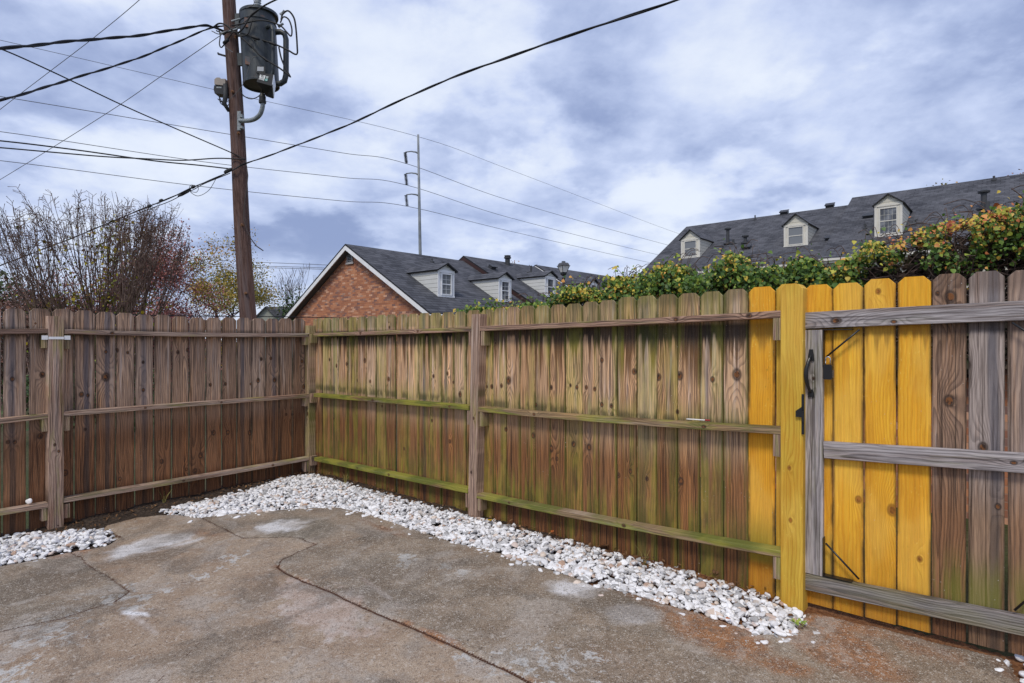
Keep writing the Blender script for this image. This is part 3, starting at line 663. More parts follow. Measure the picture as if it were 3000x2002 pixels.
crust = [ell(Pk, (675, 1638), (760, 1620), (680, 1610)), ell(Pk, (590, 1685), (670, 1665), (590, 1665)), ell(Pk, (440, 1745), (540, 1715), (450, 1715)), ell(Pk, (140, 1850), (330, 1800), (170, 1750)), ell(Pk, (60, 1960), (200, 1900), (60, 1860)), ell(Pk, (1600, 1940), (1900, 1960), (1600, 1860)), ell(Pk, (1340, 1915), (1480, 1960), (1300, 1870)), ell(Pk, (360, 1755), (480, 1740), (330, 1700)), ell(Pk, (1330, 1665), (1430, 1690), (1340, 1640)), ell(Pk, (1190, 1640), (1260, 1640), (1200, 1605)), ell(Pk, (1230, 1580), (1330, 1620), (1180, 1560))]
cv = np.maximum.reduce(crust); nzc = fbm(Pk[:, 0] * 13 + nz1 * 3, Pk[:, 1] * 19 + nz2 * 2, 77, 5); nzd = fbm(Pk[:, 0] * 45, Pk[:, 1] * 45, 78, 2)

pinkv = np.maximum(ell(Pk, (945, 1785), (1190, 1850), (960, 1680)), np.maximum(ell(Pk, (1110, 1730), (1200, 1790), (1070, 1690)), ell(Pk, (870, 1700), (960, 1740), (760, 1680)) * .8))
pink = np.clip((pinkv * 1.5 + (nz1 - .5) * 1.3 + (nz2 - .5) * .6 - .25) / .6, 0, 1) * np.clip(pinkv * 5, 0, 1)
orange = np.maximum.reduce([.9 * np.clip(1 - dm[keep] / .07, 0, 1) * np.clip(nz1 * 2 - .35, 0, 1), .35 * np.clip(1 - dt[keep] / .05, 0, 1),
    1.0 * ell(Pk, (1900, 1750), (2250, 1870), (1860, 1700)), 1.5 * ell(Pk, (2380, 1850), (2750, 1990), (2280, 1720)), 1.0 * ell(Pk, (2350, 1800), (2900, 1930), (2330, 1740)), .7 * ell(Pk, (2700, 1900), (3000, 1960), (2600, 1820)), .9 * ell(Pk, (2300, 1950), (2470, 1980), (2280, 1900)), 1.1 * ell(Pk, (2100, 1850), (2400, 1960), (2100, 1760)), .8 * ell(Pk, (2960, 1960), (3100, 2000), (2900, 1880)),
    .9 * ell(Pk, (215, 1620), (330, 1600), (200, 1645)), .6 * ell(Pk, (1130, 1550), (1330, 1600), (1080, 1510)), .5 * ell(Pk, (600, 1560), (760, 1575), (560, 1530)), .35 * ell(Pk, (1800, 1950), (2200, 2000), (1800, 1800))])
sdk = sdp[keep]
orange = np.maximum(orange, .45 * np.clip(1 - sdk / .06, 0, 1))
orange = np.clip(orange * 1.25 + (nz1 - .5) * .5 - .12, 0, 1) * np.clip(orange * 6, 0, 1)
dark = np.clip(.55 * slabR * (.5 + nz1) + .75 * slabL * (.3 + nz1) + .5 * slabT * (.4 + nz1) + 1.0 * np.clip(ell(Pk, (870, 1545), (1010, 1555), (840, 1590)) * 1.8, 0, 1) + .6 * np.clip(1 - dt[keep] / .03, 0, 1) + .6 * ell(Pk, (600, 1960), (700, 1950), (600, 1900)), 0, 1)
class G: pass
me = bpy.data.meshes.new('patio')
V3 = np.stack([Pk[:, 0], Pk[:, 1], Z[keep]], 1)
me.vertices.add(len(V3)); me.vertices.foreach_set('co', V3.ravel())
me.loops.add(len(q) * 4); me.loops.foreach_set('vertex_index', q.ravel().astype(np.int32))
me.polygons.add(len(q)); me.polygons.foreach_set('loop_start', np.arange(0, len(q) * 4, 4, dtype=np.int32)); me.polygons.foreach_set('loop_total', np.full(len(q), 4, np.int32))
me.update(calc_edges=True); me.polygons.foreach_set('use_smooth', np.ones(len(q), bool))
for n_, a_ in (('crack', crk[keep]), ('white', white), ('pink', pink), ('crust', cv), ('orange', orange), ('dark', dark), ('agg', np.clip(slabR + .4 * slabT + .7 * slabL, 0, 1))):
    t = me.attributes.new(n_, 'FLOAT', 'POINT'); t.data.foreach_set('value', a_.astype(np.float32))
def patio_fn():
    p = pos()
    at_ = lambda n: attr(n, False)
    b1 = noise(p, 1.3, 5, .6); b2 = noise(p, 6, 5, .65); b3 = noise(p, 60, 4, .7); b4 = noise(p, 190, 3, .7); b5 = noise(p, 13, 10, .72, .4)
    c_ = mix(ss(b1 * .6 + b2 * .4, .38, .62), (.34, .235, .155), (.45, .345, .25))
    c_ = mix(ss(noise(p, 3.1, 4, .6), .5, .68) * .4, c_, (.20, .19, .18))
    c_ = mix(at_('dark') * .8, c_, mix(ss(b2, .4, .6), (.14, .125, .095), (.23, .20, .155)))
    c_ = mix(ss(at_('orange') * 1.2 + (b5 - .5) * 1.3 + (b3 - .5) * .3, .22, .85) * .85, c_, mix(ss(b5, .42, .6), (.40, .17, .06), (.24, .12, .065)))
    c_ = mix(ss(at_('pink') * 1.1 + (b5 - .5) * 2.6 + (b2 - .5) * .8, .30, .95) * .85, c_, mix(ss(b2, .4, .7), (.50, .38, .31), (.66, .60, .56)))
    c_ = mix(M('MULTIPLY', ss(at_('white') + (b3 - .5) * .25 * ss(at_('white'), .9, .5), .02, .95), 1.0, clamp=True), c_, (.88, .88, .90))  # white powder plus the painted gleam streaks, both as base colour
    c_ = mix(ss(b5 + at_('crust') * .16 - ss(at_('crust'), .12, .0) * .2, .60, .66) * .75, c_, (.62, .63, .62))
    c_ = mix(ss(noise(p, 2.3, 8, .65, .6), .50, .62) * .55, c_, (.47, .42, .37)); c_ = mix(ss(noise(VM('ADD', p, (3, 9, 0)), 1.6, 6, .6, .5), .50, .62) * .55, c_, (.125, .098, .072))
    # exposed aggregate: pale and dark grains
    v1 = voro(p, 80, 'Distance'); vc = voro(p, 80, 'Color'); cr, cg, cb = sep(vc)
    g = ss(v1, .42, .25)
    lt = M('MULTIPLY', M('MULTIPLY', g, ss(cr, .70, .80)), at_('agg') * .75 + .25)
    c_ = mix(lt, c_, (.52, .48, .42))
    dk_ = M('MULTIPLY', M('MULTIPLY', g, ss(cr, .22, .12)), .55)
    c_ = mix(dk_, c_, (.05, .042, .038))
    v2 = voro(p, 38, 'Distance'); c2, _, _ = sep(voro(p, 38, 'Color'))
    c_ = mix(ss(v2, .22, .12) * ss(c2, .86, .9) * .8, c_, (.035, .03, .03))
    c_ = mix(ss(b4, .44, .58) * .6, c_, mix(1.0, c_, (.48, .44, .40), 'MULTIPLY')); c_ = mix(ss(b4, .46, .36) * .5, c_, (.60, .54, .47))
    c_ = mix(ss(noise(p, 40, 4, .7), .54, .64) * .45, c_, (.085, .065, .05)); c_ = mix(ss(noise(VM('ADD', p, (7, 2, 0)), 34, 5, .7), .55, .66) * .45, c_, (.62, .56, .49))
    k = at_('crack') + (b3 - .5) * .8 - .06
    c_ = mix(ss(k, .22, .48), c_, mix(b2, (.035, .018, .010), (.10, .035, .012)))
    wet = ss(noise(p, 1.7, 3), .55, .7)
    return dict(col=c_, rough=.48 + b2 * .45, bump=b3 * .6 + b4 * .5 + v1 * .25, bs=.5, bd=.006)
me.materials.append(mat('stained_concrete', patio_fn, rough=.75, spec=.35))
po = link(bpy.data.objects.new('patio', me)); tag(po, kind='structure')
# the rest of the slab behind the camera, outside the picture
mb = MB(); s_ = 1
def gq(a, b): return (a, b, gz(a, b) - .002)
mb.add([gq(-4.9, -3), gq(3.3, -3), gq(3.3, 1.9), gq(-4.9, 1.9)], [(0, 1, 2, 3)])
o = mb.build('patio', me.materials[0], origin=(0, 0, 0)); tag(o, kind='structure')

# soil round the slab
def soil_fn():
    p = pos(); a = noise(p, 3, 5, .6); b = noise(p, 45, 4, .7); c2 = noise(p, 160, 2, .6)
    dk_ = mix(ss(b, .35, .7), (.028, .019, .014), (.10, .07, .05)); org = mix(ss(b, .35, .7), (.16, .06, .022), (.33, .15, .06))
    c_ = mix(attr('orange', False), dk_, org)
    c_ = mix(ss(c2, .6, .75) * .5, c_, (.22, .17, .12))
    return dict(col=c_, bump=b + c2 * .5, bs=.8, bd=.02)
SOIL = mat('bare_soil', soil_fn, rough=.95)
sx = np.arange(-6.2, 4.4, .035); sy = np.arange(1.2, 7.7, .035); X, Y = np.meshgrid(sx, sy); P = np.stack([X.ravel(), Y.ravel()], 1)
rel = P - CORNER[:2]; tR = rel @ E1[:2]; dR = -(rel @ E2[:2]); dL = tR
inn = (dR > -.10) & (dL > -.10)
mound = .05 * np.clip(1 - dL / .35, 0, 1) * np.clip((dR - .3) / .5, 0, 1) + .03 * np.clip(1 - dR / .25, 0, 1) * np.clip(tR / .5, 0, 1) * np.clip((5.3 - tR) * 2, 0, 1)
Z = gz(P[:, 0], P[:, 1]) - .028 + mound * (.6 + fbm(P[:, 0] * 5, P[:, 1] * 5, 2)) + (fbm(P[:, 0] * 11, P[:, 1] * 11, 4) - .5) * .02
Z -= .05 * np.clip(sdist(P, pat) * 20, 0, 1)
idx = np.full(len(P), -1); idx[inn] = np.arange(inn.sum()); I = idx.reshape(X.shape)
q = np.stack([I[:-1, :-1], I[:-1, 1:], I[1:, 1:], I[1:, :-1]], -1).reshape(-1, 4); q = q[(q >= 0).all(1)]
orr = np.clip((tR - 3.6) / 1.2, 0, 1)[inn] * .9
mb = MB(); mb.add(np.stack([P[inn][:, 0], P[inn][:, 1], Z[inn]], 1), q.tolist(), orange=orr)
tag(mb.build('soil', SOIL, smooth=True, origin=(0, 0, 0)), kind='structure')

# outlying ground to the horizon
def grass_fn():
    p = pos(); a = noise(p, .6, 5, .6); b = noise(p, 25, 4, .7)
    c_ = mix(ss(a, .4, .6), (.07, .085, .03), (.13, .11, .06)); return dict(col=mix(ss(b, .4, .7), c_, (.05, .05, .02)), bump=b, bs=.8, bd=.05)
mb = MB(); rs = [0, 2, 4, 6, 8, 10, 13, 17, 24, 40, 80, 160, 400, 1200]; na = 48; vs = []
for r in rs:
    for k in range(na):
        a = k * 2 * math.pi / na; xx, yy = r * math.sin(a), 4 + r * math.cos(a)
        kk = max(0, 1 - max(0, r - 6) / 8); vs.append((xx, yy, (gz(xx, yy)) * kk - .10))
mb.add(vs, [(i * na + k, (i + 1) * na + k, (i + 1) * na + (k + 1) % na, i * na + (k + 1) % na)[::-1] for i in range(len(rs) - 1) for k in range(na)])
tag(mb.build('ground', mat('rough_grass', grass_fn, rough=.95), origin=(0, 0, 0)), kind='structure')

# ------------------------------------------------------------------ pebbles
nrs = np.random.RandomState(5)
LV0 = np.array([(0, 0, 0), (.28, .18, .06), (.42, .5, .1), (.25, .85, .05), (0, 1.1, 0), (-.25, .85, .05), (-.42, .5, .1), (-.28, .18, .06), (0, .55, -.03)]); LF0 = np.array([(0, 1, 8), (1, 2, 8), (2, 3, 8), (3, 4, 8), (4, 5, 8), (5, 6, 8), (6, 7, 8), (7, 0, 8)])
def ico(sub):
    b = bmesh.new(); bmesh.ops.create_icosphere(b, subdivisions=sub, radius=1)
    v = np.array([q.co[:] for q in b.verts]); f = np.array([[q.index for q in t.verts] for t in b.faces]); b.free(); return v, f
def stone_shapes(sub, n):
    v, f = ico(sub); out = []
    for k in range(n):
        w_ = v.copy()
        for _ in range(9):
            d_ = nrs.randn(3); d_ /= np.linalg.norm(d_); h = nrs.uniform(.50, .84); s_ = w_ @ d_; w_ -= np.clip(s_ - h, 0, None)[:, None] * d_ * .92
        w_ *= 1 + .05 * np.sin(w_[:, [1, 2, 0]] * 5 + nrs.uniform(0, 6))
        out.append(w_)
    return out, f
SH3, F3 = stone_shapes(3, 14); SH2, F2 = stone_shapes(2, 14)
def bed(poly, dens, mound_f, size=(.011, .0255), margin=.0, sparse=None):
    pa = np.array(poly); lo, hi = pa.min(0), pa.max(0); area = (hi - lo).prod(); n = int(area * dens)
    P = nrs.uniform(lo - .05, hi + .05, (n, 2)); s_ = sdist(P, poly); k = s_ > -.012 - .16 * (nrs.rand(n) ** 9)
    P, s_ = P[k], s_[k]
    if sparse is not None: kk = nrs.rand(len(P)) < sparse(P, s_); P, s_ = P[kk], s_[kk]
    vs, fs, rn = [], [], []; n0 = 0
    for (x_, y_), d_ in zip(P, s_):
        r = nrs.uniform(*size) * (1.35 if nrs.rand() < .07 else 1); near = y_ < 5.6
        sh = (SH3 if near else SH2)[nrs.randint(14)]; f_ = F3 if near else F2
        a, b, c2 = nrs.uniform(0, 6.28), nrs.uniform(-.5, .5), nrs.uniform(-.5, .5)
        Rm = np.array(Matrix.Rotation(a, 3, 'Z') @ Matrix.Rotation(b, 3, 'X') @ Matrix.Rotation(c2, 3, 'Y'))
        sc = r * np.array([nrs.uniform(1.0, 1.45), nrs.uniform(.75, 1.05), nrs.uniform(.45, .78)])
        zz_ = gz(x_, y_) - .018 + r * .45 + nrs.uniform(0, 1) * mound_f(x_, y_, d_)
        vs.append((sh * sc) @ Rm.T + [x_, y_, zz_]); fs.append(f_ + n0); n0 += len(sh); rn.append(np.full(len(sh), nrs.rand()))
    return np.concatenate(vs), np.concatenate(fs), np.concatenate(rn)
def fastmesh(name, v, f, m, attrs=None, smooth=True, parent=None):
    me = bpy.data.meshes.new(name); k = f.shape[1]
    me.vertices.add(len(v)); me.vertices.foreach_set('co', np.ascontiguousarray(v, np.float32).ravel())
    me.loops.add(f.size); me.loops.foreach_set('vertex_index', f.ravel().astype(np.int32))
    me.polygons.add(len(f)); me.polygons.foreach_set('loop_start', np.arange(0, f.size, k, dtype=np.int32)); me.polygons.foreach_set('loop_total', np.full(len(f), k, np.int32))
    me.update(calc_edges=True)
    if smooth: me.polygons.foreach_set('use_smooth', np.ones(len(f), bool))
    for a, val in (attrs or {}).items():
        t = me.attributes.new(a, 'FLOAT', 'POINT'); t.data.foreach_set('value', val.astype(np.float32))
    me.materials.append(m); me.validate(); o = link(bpy.data.objects.new(name, me), parent)
    if parent is not None: o.location = -EM[parent.name]; EM[o.name] = np.zeros(3)
    return o
def peb_fn():
    r = attr('rnd', False); p = pos()
    c_ = ramp(r, [(0, (.92, .91, .91)), (.48, (.84, .83, .84)), (.72, (.58, .57, .57)), (.88, (.36, .355, .355)), (.93, (.74, .62, .52)), (.97, (.66, .54, .48)), (1, (.42, .26, .17))])
    n1 = noise(p, 60, 4, .6); c_ = mix(ss(n1, .52, .75) * .4, c_, (.52, .47, .42))
    c_ = mix(ss(noise(p, 300, 2), .5, .8) * .2, c_, (.4, .38, .36))
    return dict(col=c_, bump=n1 + noise(p, 300, 2), bs=.35, bd=.004)
PEB = mat('white_marble_chips', peb_fn, rough=.65)
def mf(x_, y_, d_): return .036 * min(1, max(0, d_) / .14)
def spm(P, s_):
    rel = P - CORNER[:2]; dd = np.minimum(-(rel @ E2[:2]), rel @ E1[:2])
    return np.clip(.16 + dd / .30, .12, 1)
v, f, r = bed(bed_main, 2500, mf, sparse=spm); tag(fastmesh('gravel_bed', v, f, PEB, dict(rnd=r), smooth=False), 'long bed of white marble chips along the foot of the mossy fence', 'gravel', kind='stuff')
v, f, r = bed(bed_left, 2700, mf, sparse=lambda P, s_: np.clip(.45 + s_ * 6, .2, 1)); tag(fastmesh('gravel_bed', v, f, PEB, dict(rnd=r), smooth=False), 'small patch of white marble chips in front of the taped post', 'gravel', kind='stuff')
v, f, r = bed(bed_right, 900, mf); tag(fastmesh('gravel_bed', v, f, PEB, dict(rnd=r), smooth=False), 'scatter of pale chips at the right edge below the gate', 'gravel', kind='stuff')
# dry litter between the chips along the fence foot
n = 900; tq = nrs.uniform(.15, 5.35, n); dq = .02 + np.abs(nrs.randn(n)) * .13; Pq = CORNER[:2] + np.outer(tq, E1[:2]) - np.outer(dq, E2[:2])
n2 = 700; tq = nrs.uniform(.1, 4.2, n2); dq = .02 + np.abs(nrs.randn(n2)) * .16; Pq = np.concatenate([Pq, CORNER[:2] - np.outer(tq, E2[:2]) + np.outer(dq, E1[:2])])
zq = gz(Pq[:, 0], Pq[:, 1]) + .004 + .035 * nrs.rand(len(Pq)); vs, fs = [], []
for k_ in range(len(Pq)):
    Rm = np.array(Matrix.Rotation(nrs.uniform(0, 6.28), 3, 'Z') @ Matrix.Rotation(nrs.uniform(-.7, .7), 3, 'X')); L0 = nrs.uniform(.012, .035)
    vs.append((LV0 * [L0 * nrs.uniform(.25, .8), L0, L0]) @ Rm.T + [*Pq[k_], zq[k_]]); fs.append(LF0 + 9 * k_)
tag(fastmesh('leaf_litter', np.concatenate(vs), np.concatenate(fs), mat('dry_litter', lambda: ramp(noise(pos(), 12, 2), [(.3, (.05, .03, .02)), (.5, (.16, .08, .035)), (.7, (.30, .17, .08))]), rough=.9), smooth=False), 'dry brown leaf crumbs scattered along the foot of both fences', 'leaf litter', kind='stuff')
def one_stone(px, py, side, off, r, label):
    U_, N_ = fence_fr(side); t, z_ = tz(side, px, py, off); c_ = CORNER + U_ * t + N_ * off + UP * z_
    v = SH3[nrs.randint(14)] * np.array([r, r * .85, r * 1.0]); b = MB(); b.add(v + c_, F3.tolist(), rnd=np.full(len(v), .1))
    tag(b.build('stone', PEB, smooth=True), label, 'stone')
one_stone(85, 1468, 'L', .05, .026, 'white stone balanced on the lowest rail left of the taped post')
one_stone(630, 1391, 'L', .05, .013, 'flat little white stone lying on the lowest rail of the left fence')

# fallen leaves and a weed on the beds
def leafshape(k=.5):
    return np.array([(0, 0, 0), (.28, .18, .06), (.42, .5, .1), (.25, .85, .05), (0, 1.1, 0), (-.25, .85, .05), (-.42, .5, .1), (-.28, .18, .06), (0, .55, -.03)]), [(0, 1, 8), (1, 2, 8), (2, 3, 8), (3, 4, 8), (4, 5, 8), (5, 6, 8), (6, 7, 8), (7, 0, 8)]
LV, LF = leafshape()
def leafmat(name, c1, c2):
    def fn():
        p = pos(); return mix(ss(noise(p, 45, 3), .4, .6), c1, c2)
    return mat(name, fn, rough=.55)
LO, LY, LB = leafmat('orange_dead_leaf', (.55, .16, .04), (.30, .08, .03)), leafmat('yellow_dead_leaf', (.65, .42, .03), (.40, .24, .02)), leafmat('brown_dead_leaf', (.16, .08, .035), (.07, .035, .02))
for (px, py, s_, m, lab) in [(1437, 1542, .065, LY, 'yellow leaf on the white chips right of the middle post'), (1616, 1577, .035, LO, 'small orange leaf on the white chips midway along the mossy fence'), (1342, 1538, .03, LO, 'tiny red-orange leaf on the chips in front of the middle post'), (1780, 1618, .09, LB, 'large dry brown leaf on the chips near the mossy fence foot'), (1900, 1650, .07, LB, 'curled brown leaf on the chips right of the large dry one'), (1785, 1668, .035, LO, 'rusty leaf on the patio side of the chips'), (2325, 1815, .05, LB, 'dark red-brown leaf by the foot of the yellow gate post'), (2140, 1822, .03, LO, 'small red leaf at the patio edge of the chips near the gate')]:
    gx_, gy_ = ground(px, py); a = nrs.uniform(0, 6.28); v = LV * s_
    Rm = np.array(Matrix.Rotation(a, 3, 'Z') @ Matrix.Rotation(nrs.uniform(-.3, .3), 3, 'X')); v = v @ Rm.T + [gx_, gy_, gz(gx_, gy_) + (.045 if py < 1700 and px not in (1785,) else .018)]
    b = MB(); b.add(v, LF); tag(b.build('fallen_leaf', m), lab, 'leaf', 'fallen leaves')
GRN = leafmat('weed_green', (.16, .26, .04), (.30, .36, .06))
gx_, gy_ = ground(2340, 1840); b = MB()
for k in range(14):
    a = k * 2.4; Rm = np.array(Matrix.Rotation(a, 3, 'Z') @ Matrix.Rotation(.5, 3, 'X')); b.add((LV * .022 + [0, .008 + .012 * (k % 3), 0]) @ Rm.T + [gx_, gy_, gz(gx_, gy_) + .006 + .002 * (k % 4)], LF)
tag(b.build('weed', GRN), 'small green weed at the foot of the yellow gate post', 'plant')
GSM = mat('dry_grass', color=(.30, .26, .08), rough=.8)
for (px, py, lab) in [(1012, 1418, 'thin grass blades at the fence foot right of the corner'), (1890, 1655, 'short grass tuft at the mossy fence foot near the yellow picket'), (480, 1480, 'dry grass tuft at the foot of the left fence')]:
    gx_, gy_ = ground(px, py); b = MB()
    for k in range(9):
        a = nrs.uniform(0, 6.28); h = nrs.uniform(.06, .16); dx, dy = math.cos(a) * h * .5, math.sin(a) * h * .5
        b.tube([(gx_, gy_, gz(gx_, gy_) - .02), (gx_ + dx * .4, gy_ + dy * .4, gz(gx_, gy_) + h * .6), (gx_ + dx, gy_ + dy, gz(gx_, gy_) + h)], [.002, .0015, .0005], 3)
    tag(b.build('grass_tuft', GSM), lab, 'grass')

# ------------------------------------------------------------------ poles, transformer, floodlights
def pole_fn():
    u, v, _ = sep(uvm()); p = comb(M('SINE', u * 6.283) * 1.0, M('COSINE', u * 6.283) * 1.0, v * .35)
    a = noise(p, 9, 5, .65); b = noise(comb(M('SINE', u * 6.283) * 1.0, M('COSINE', u * 6.283), v * .06), 26, 3, .6); k = noise(p, 2.0, 3)
    c_ = mix(ss(a, .38, .62), (.085, .045, .036), (.19, .115, .095)); c_ = mix(ss(b, .55, .66) * .75, c_, (.035, .02, .016)); c_ = mix(ss(k, .45, .6) * .4, c_, (.20, .16, .16))
    c_ = mix(ss(v, 4.4, 3.0) * ss(u, .30, .55) * .5, c_, (.34, .16, .09))
    return dict(col=c_, bump=b + a, bs=.7, bd=.02)
POLE = mat('creosoted_pole', pole_fn, rough=.9)
RUST = mat('rusty_iron', lambda: mix(ss(noise(pos(), 30, 4, .6), .4, .65), (.10, .05, .03), (.28, .13, .06)), rough=.8)
DARKM = mat('dark_steel', color=(.05, .052, .055), rough=.6)
GALV = mat('galvanised_steel', lambda: mix(ss(noise(pos(), 20, 4, .6), .4, .65), (.22, .25, .27), (.33, .36, .38)), rough=.5, spec=.4)
YP = 11.9
pb_, pt_ = at(726, 930, YP), at(672, 0, YP)
ax = (pt_ - pb_) / (pt_[2] - pb_[2])
def polec(z_): return pb_ + ax * (z_ - pb_[2])
def pz(py): return at(700, py, YP)[2]
pole = empty('utility_pole', tuple(polec(-.1)), 'tall leaning brown wooden utility pole behind the left fence carrying the wires', 'utility pole')
zs = np.linspace(-.15, 10.3, 30)
MB().tube([polec(z_) + np.array([.012 * math.sin(z_ * 1.3), 0, 0]) for z_ in zs], np.interp(zs, [0, 10], [.168, .118]), 20).build('shaft', POLE, pole, smooth=True)
for py in (100, 165, 168, 270):
    z_ = pz(py); c_ = polec(z_)
    MB().tube([c_ + [-.1, 0, 0], c_ + [-.28, -.02, .045], c_ + [-.285, -.02, .06]], [.011, .011, .016], 6).build('step_bolt', DARKM, pole)
for (px, py) in ((682, 270), (700, 392), (693, 110), (711, 660), (721, 860)):
    c_ = at(px, py, YP - .15); MB().lathe(c_, [(.03, 0), (.03, .03), (.012, .035), (.012, .06)], 8, 0, (0, -1, 0)).build('bolt_plate', RUST, pole)
MB().tube([at(px, py, YP - .17 - .02 * k) for k, (px, py) in enumerate([(720, 470), (726, 515), (722, 560), (716, 600), (714, 640), (722, 672), (735, 700), (752, 722), (771, 735)])], .011, 5).build('loose_wire', mat('wire_brown', color=(.06, .045, .04), rough=.6), pole, smooth=True)
# transformer
TP = at(766, 150, YP)
zt0, zt1 = at(766, 253, YP)[2], at(766, 48, YP)[2]; Rt = .345
def tr_fn():
    p = pos(); a = noise(VM('MULTIPLY', p, (1, 1, .3)), 7, 4, .6)
    c_ = mix(ss(a, .4, .65), (.030, .037, .043), (.055, .066, .072)); return mix(ss(noise(p, 9, 5, .65), .62, .70) * .6, c_, (.22, .11, .07))
TRM = mat('grey_tank_paint', tr_fn, rough=.45, spec=.5)
tr = empty('transformer', (TP[0], YP, zt0), 'dark grey cylindrical pole transformer hanging high on the utility pole', 'transformer')
tc = np.array([TP[0] + .0, YP, 0.0]); lx = ax * 1.0; ta = ax / np.linalg.norm(ax)
tcz = lambda z_: tc + np.array([(z_ - zt0) * ax[0] * .6, 0, z_])
mb = MB(); mb.lathe(tcz(zt0), [(Rt - .03, .02), (Rt - .03, -.0), (Rt, -.0), (Rt, .04), (Rt - .006, .05), (Rt - .006, (zt1 - zt0) * .86), (Rt + .008, (zt1 - zt0) * .865), (Rt + .008, (zt1 - zt0) * .875), (Rt - .006, (zt1 - zt0) * .88), (Rt - .006, zt1 - zt0)], 40, 0, ta)
mb.build('tank', TRM, tr, smooth=False)
MB().lathe(tcz(zt1), [(Rt + .02, -.02), (Rt + .02, .03), (Rt - .03, .055), (.18, .10), (.02, .12)], 36, 0, ta).build('lid', TRM, tr, smooth=False)
bc = at(755, 30, YP - .1)
prof = []
for k in range(7): prof += [(.035, k * .055), (.065, k * .055 + .012), (.04, k * .055 + .04)]
MB().lathe(bc + [0, 0, -.03], prof, 14, 0, (0.0, .05, 1)).build('bushing', mat('grey_porcelain', color=(.33, .36, .38), rough=.25, spec=.5), tr, smooth=True)
# cooling tubes on the right side
for (dx, pxo, pyt, pyb, rr) in ((.30, 838, 98, 238, .055), (.12, 800, 75, 225, .04)):
    o_ = at(pxo, pyt, YP - (.05 if dx == .30 else .33)); o2 = at(pxo, pyb, YP - (.05 if dx == .30 else .33))
    inn_ = np.array([-.16, .12 if dx == .12 else 0, 0]); 
    MB().tube([o_ + inn_ * 1.6 + [0, 0, .02], o_ + inn_ * .7 + [0, 0, .03], o_ + inn_ * .2 + [0, 0, -.01], o_ + [0, 0, -.12], (o_ + o2) / 2, o2 + [0, 0, .12], o2 + inn_ * .2 + [0, 0, .0], o2 + inn_ * .7 + [0, 0, -.05], o2 + inn_ * 1.6 + [0, 0, -.06]], rr, 12).build('cooling_tube', TRM, tr, smooth=True)
for py in (52, 70, 155, 172):
    pass
for (y0, y1) in ((42, 84), (158, 194)):
    a = at(690, (y0 + y1) / 2, YP - .03); b = at(735, (y0 + y1) / 2, YP - .2); hh = (y1 - y0) / F * YP
    MB().box(a + [0, -.03, -hh / 2], (.36, -.02, 0), (0, .05, 0), (0, 0, hh)).build('mounting_arm', TRM, tr)
    MB().box(at(716 if y0 < 100 else 718, y1 - 6, YP - .36), (.14, .05, 0), (0, .05, 0), (0, 0, hh * .62)).build('mounting_lug', mat('rusty_grey', lambda: mix(ss(noise(pos(), 14, 4), .4, .6), (.13, .13, .14), (.26, .14, .10)), rough=.7), tr)
pl_ = at(750, 213, YP - Rt - .03)
mb = MB(); mb.box(pl_ + [.0, 0, 0], (.17, .02, 0), (0, .015, 0), (0, 0, .13)); mb.build('nameplate_frame', DARKM, tr)
mb = MB(); mb.box(pl_ + [.025, -.004, .03], (.12, .014, 0), (0, .004, 0), (0, 0, .085)); mb.build('nameplate', mat('aluminium_plate', color=(.45, .47, .5), rough=.4), tr)
for (px, py, k) in ((815, 78, 0), (822, 45, 1)):
    MB().lathe(at(px, py, YP - .2), [(.03, 0), (.035, .02), (.022, .05), (.022, .12)], 10, 0, (1, -.2, .4 + .6 * k)).build('terminal', GALV, tr)
WB = mat('black_cable', color=(.018, .018, .020), rough=.55)
WG = mat('bare_grey_wire', color=(.12, .115, .115), rough=.5)
def spline(pts, n=10):
    P_ = np.array(pts, float); P_ = np.vstack([2 * P_[0] - P_[1], P_, 2 * P_[-1] - P_[-2]]); out = []
    for i in range(1, len(P_) - 2):
        for t in np.linspace(0, 1, n, endpoint=False):
            a, b, c_, d_ = P_[i - 1], P_[i], P_[i + 1], P_[i + 2]
            out.append(.5 * (2 * b + (c_ - a) * t + (2 * a - 5 * b + 4 * c_ - d_) * t * t + (3 * b - a - 3 * c_ + d_) * t ** 3))
    out.append(P_[-2]); return np.array(out)
def wire(name, label, pix, ys, r, m=WB, group=None, cat='wire', parent=None, n=10, twist=0):
    """pix: photograph pixels, ys: distance of each point in metres"""
    ys = np.interp(np.linspace(0, 1, len(pix)), np.linspace(0, 1, len(ys)), ys) if len(ys) != len(pix) else ys
    pts = spline([at(px, py, y_) for (px, py), y_ in zip(pix, ys)], n)
    mb = MB()
    if twist:
        L = np.concatenate([[0], np.cumsum(np.linalg.norm(np.diff(pts, axis=0), axis=1))]); s_ = np.arange(0, L[-1], .05)
        q_ = np.stack([np.interp(s_, L, pts[:, k]) for k in range(3)], 1)
        for j in range(2):
            ph = s_ / twist * 6.283 + j * math.pi
            mb.tube(q_ + np.stack([np.zeros(len(s_)), np.cos(ph) * r * .55, np.sin(ph) * r * .55], 1), r * (.85 if j == 0 else .6), 6)
    else: mb.tube(pts, r, 6)
    o = mb.build(name, m, parent, smooth=True)
    if parent is None: tag(o, label, cat, group)
    elif label: o['label'] = label
    return o
z1 = 2.24
def Z1(pts): return [(a / z1, b / z1) for a, b in pts]
wire('service_cable', 'thick black twisted cable from the upper left edge to the pole top', [(-260, 158)] + Z1([(0, 320), (500, 268), (900, 235), (1300, 172), (1400, 180), (1490, 215)]), [7, 8, 9.2, 10.2, 11.2, 11.6, YP], .020, twist=1.0)
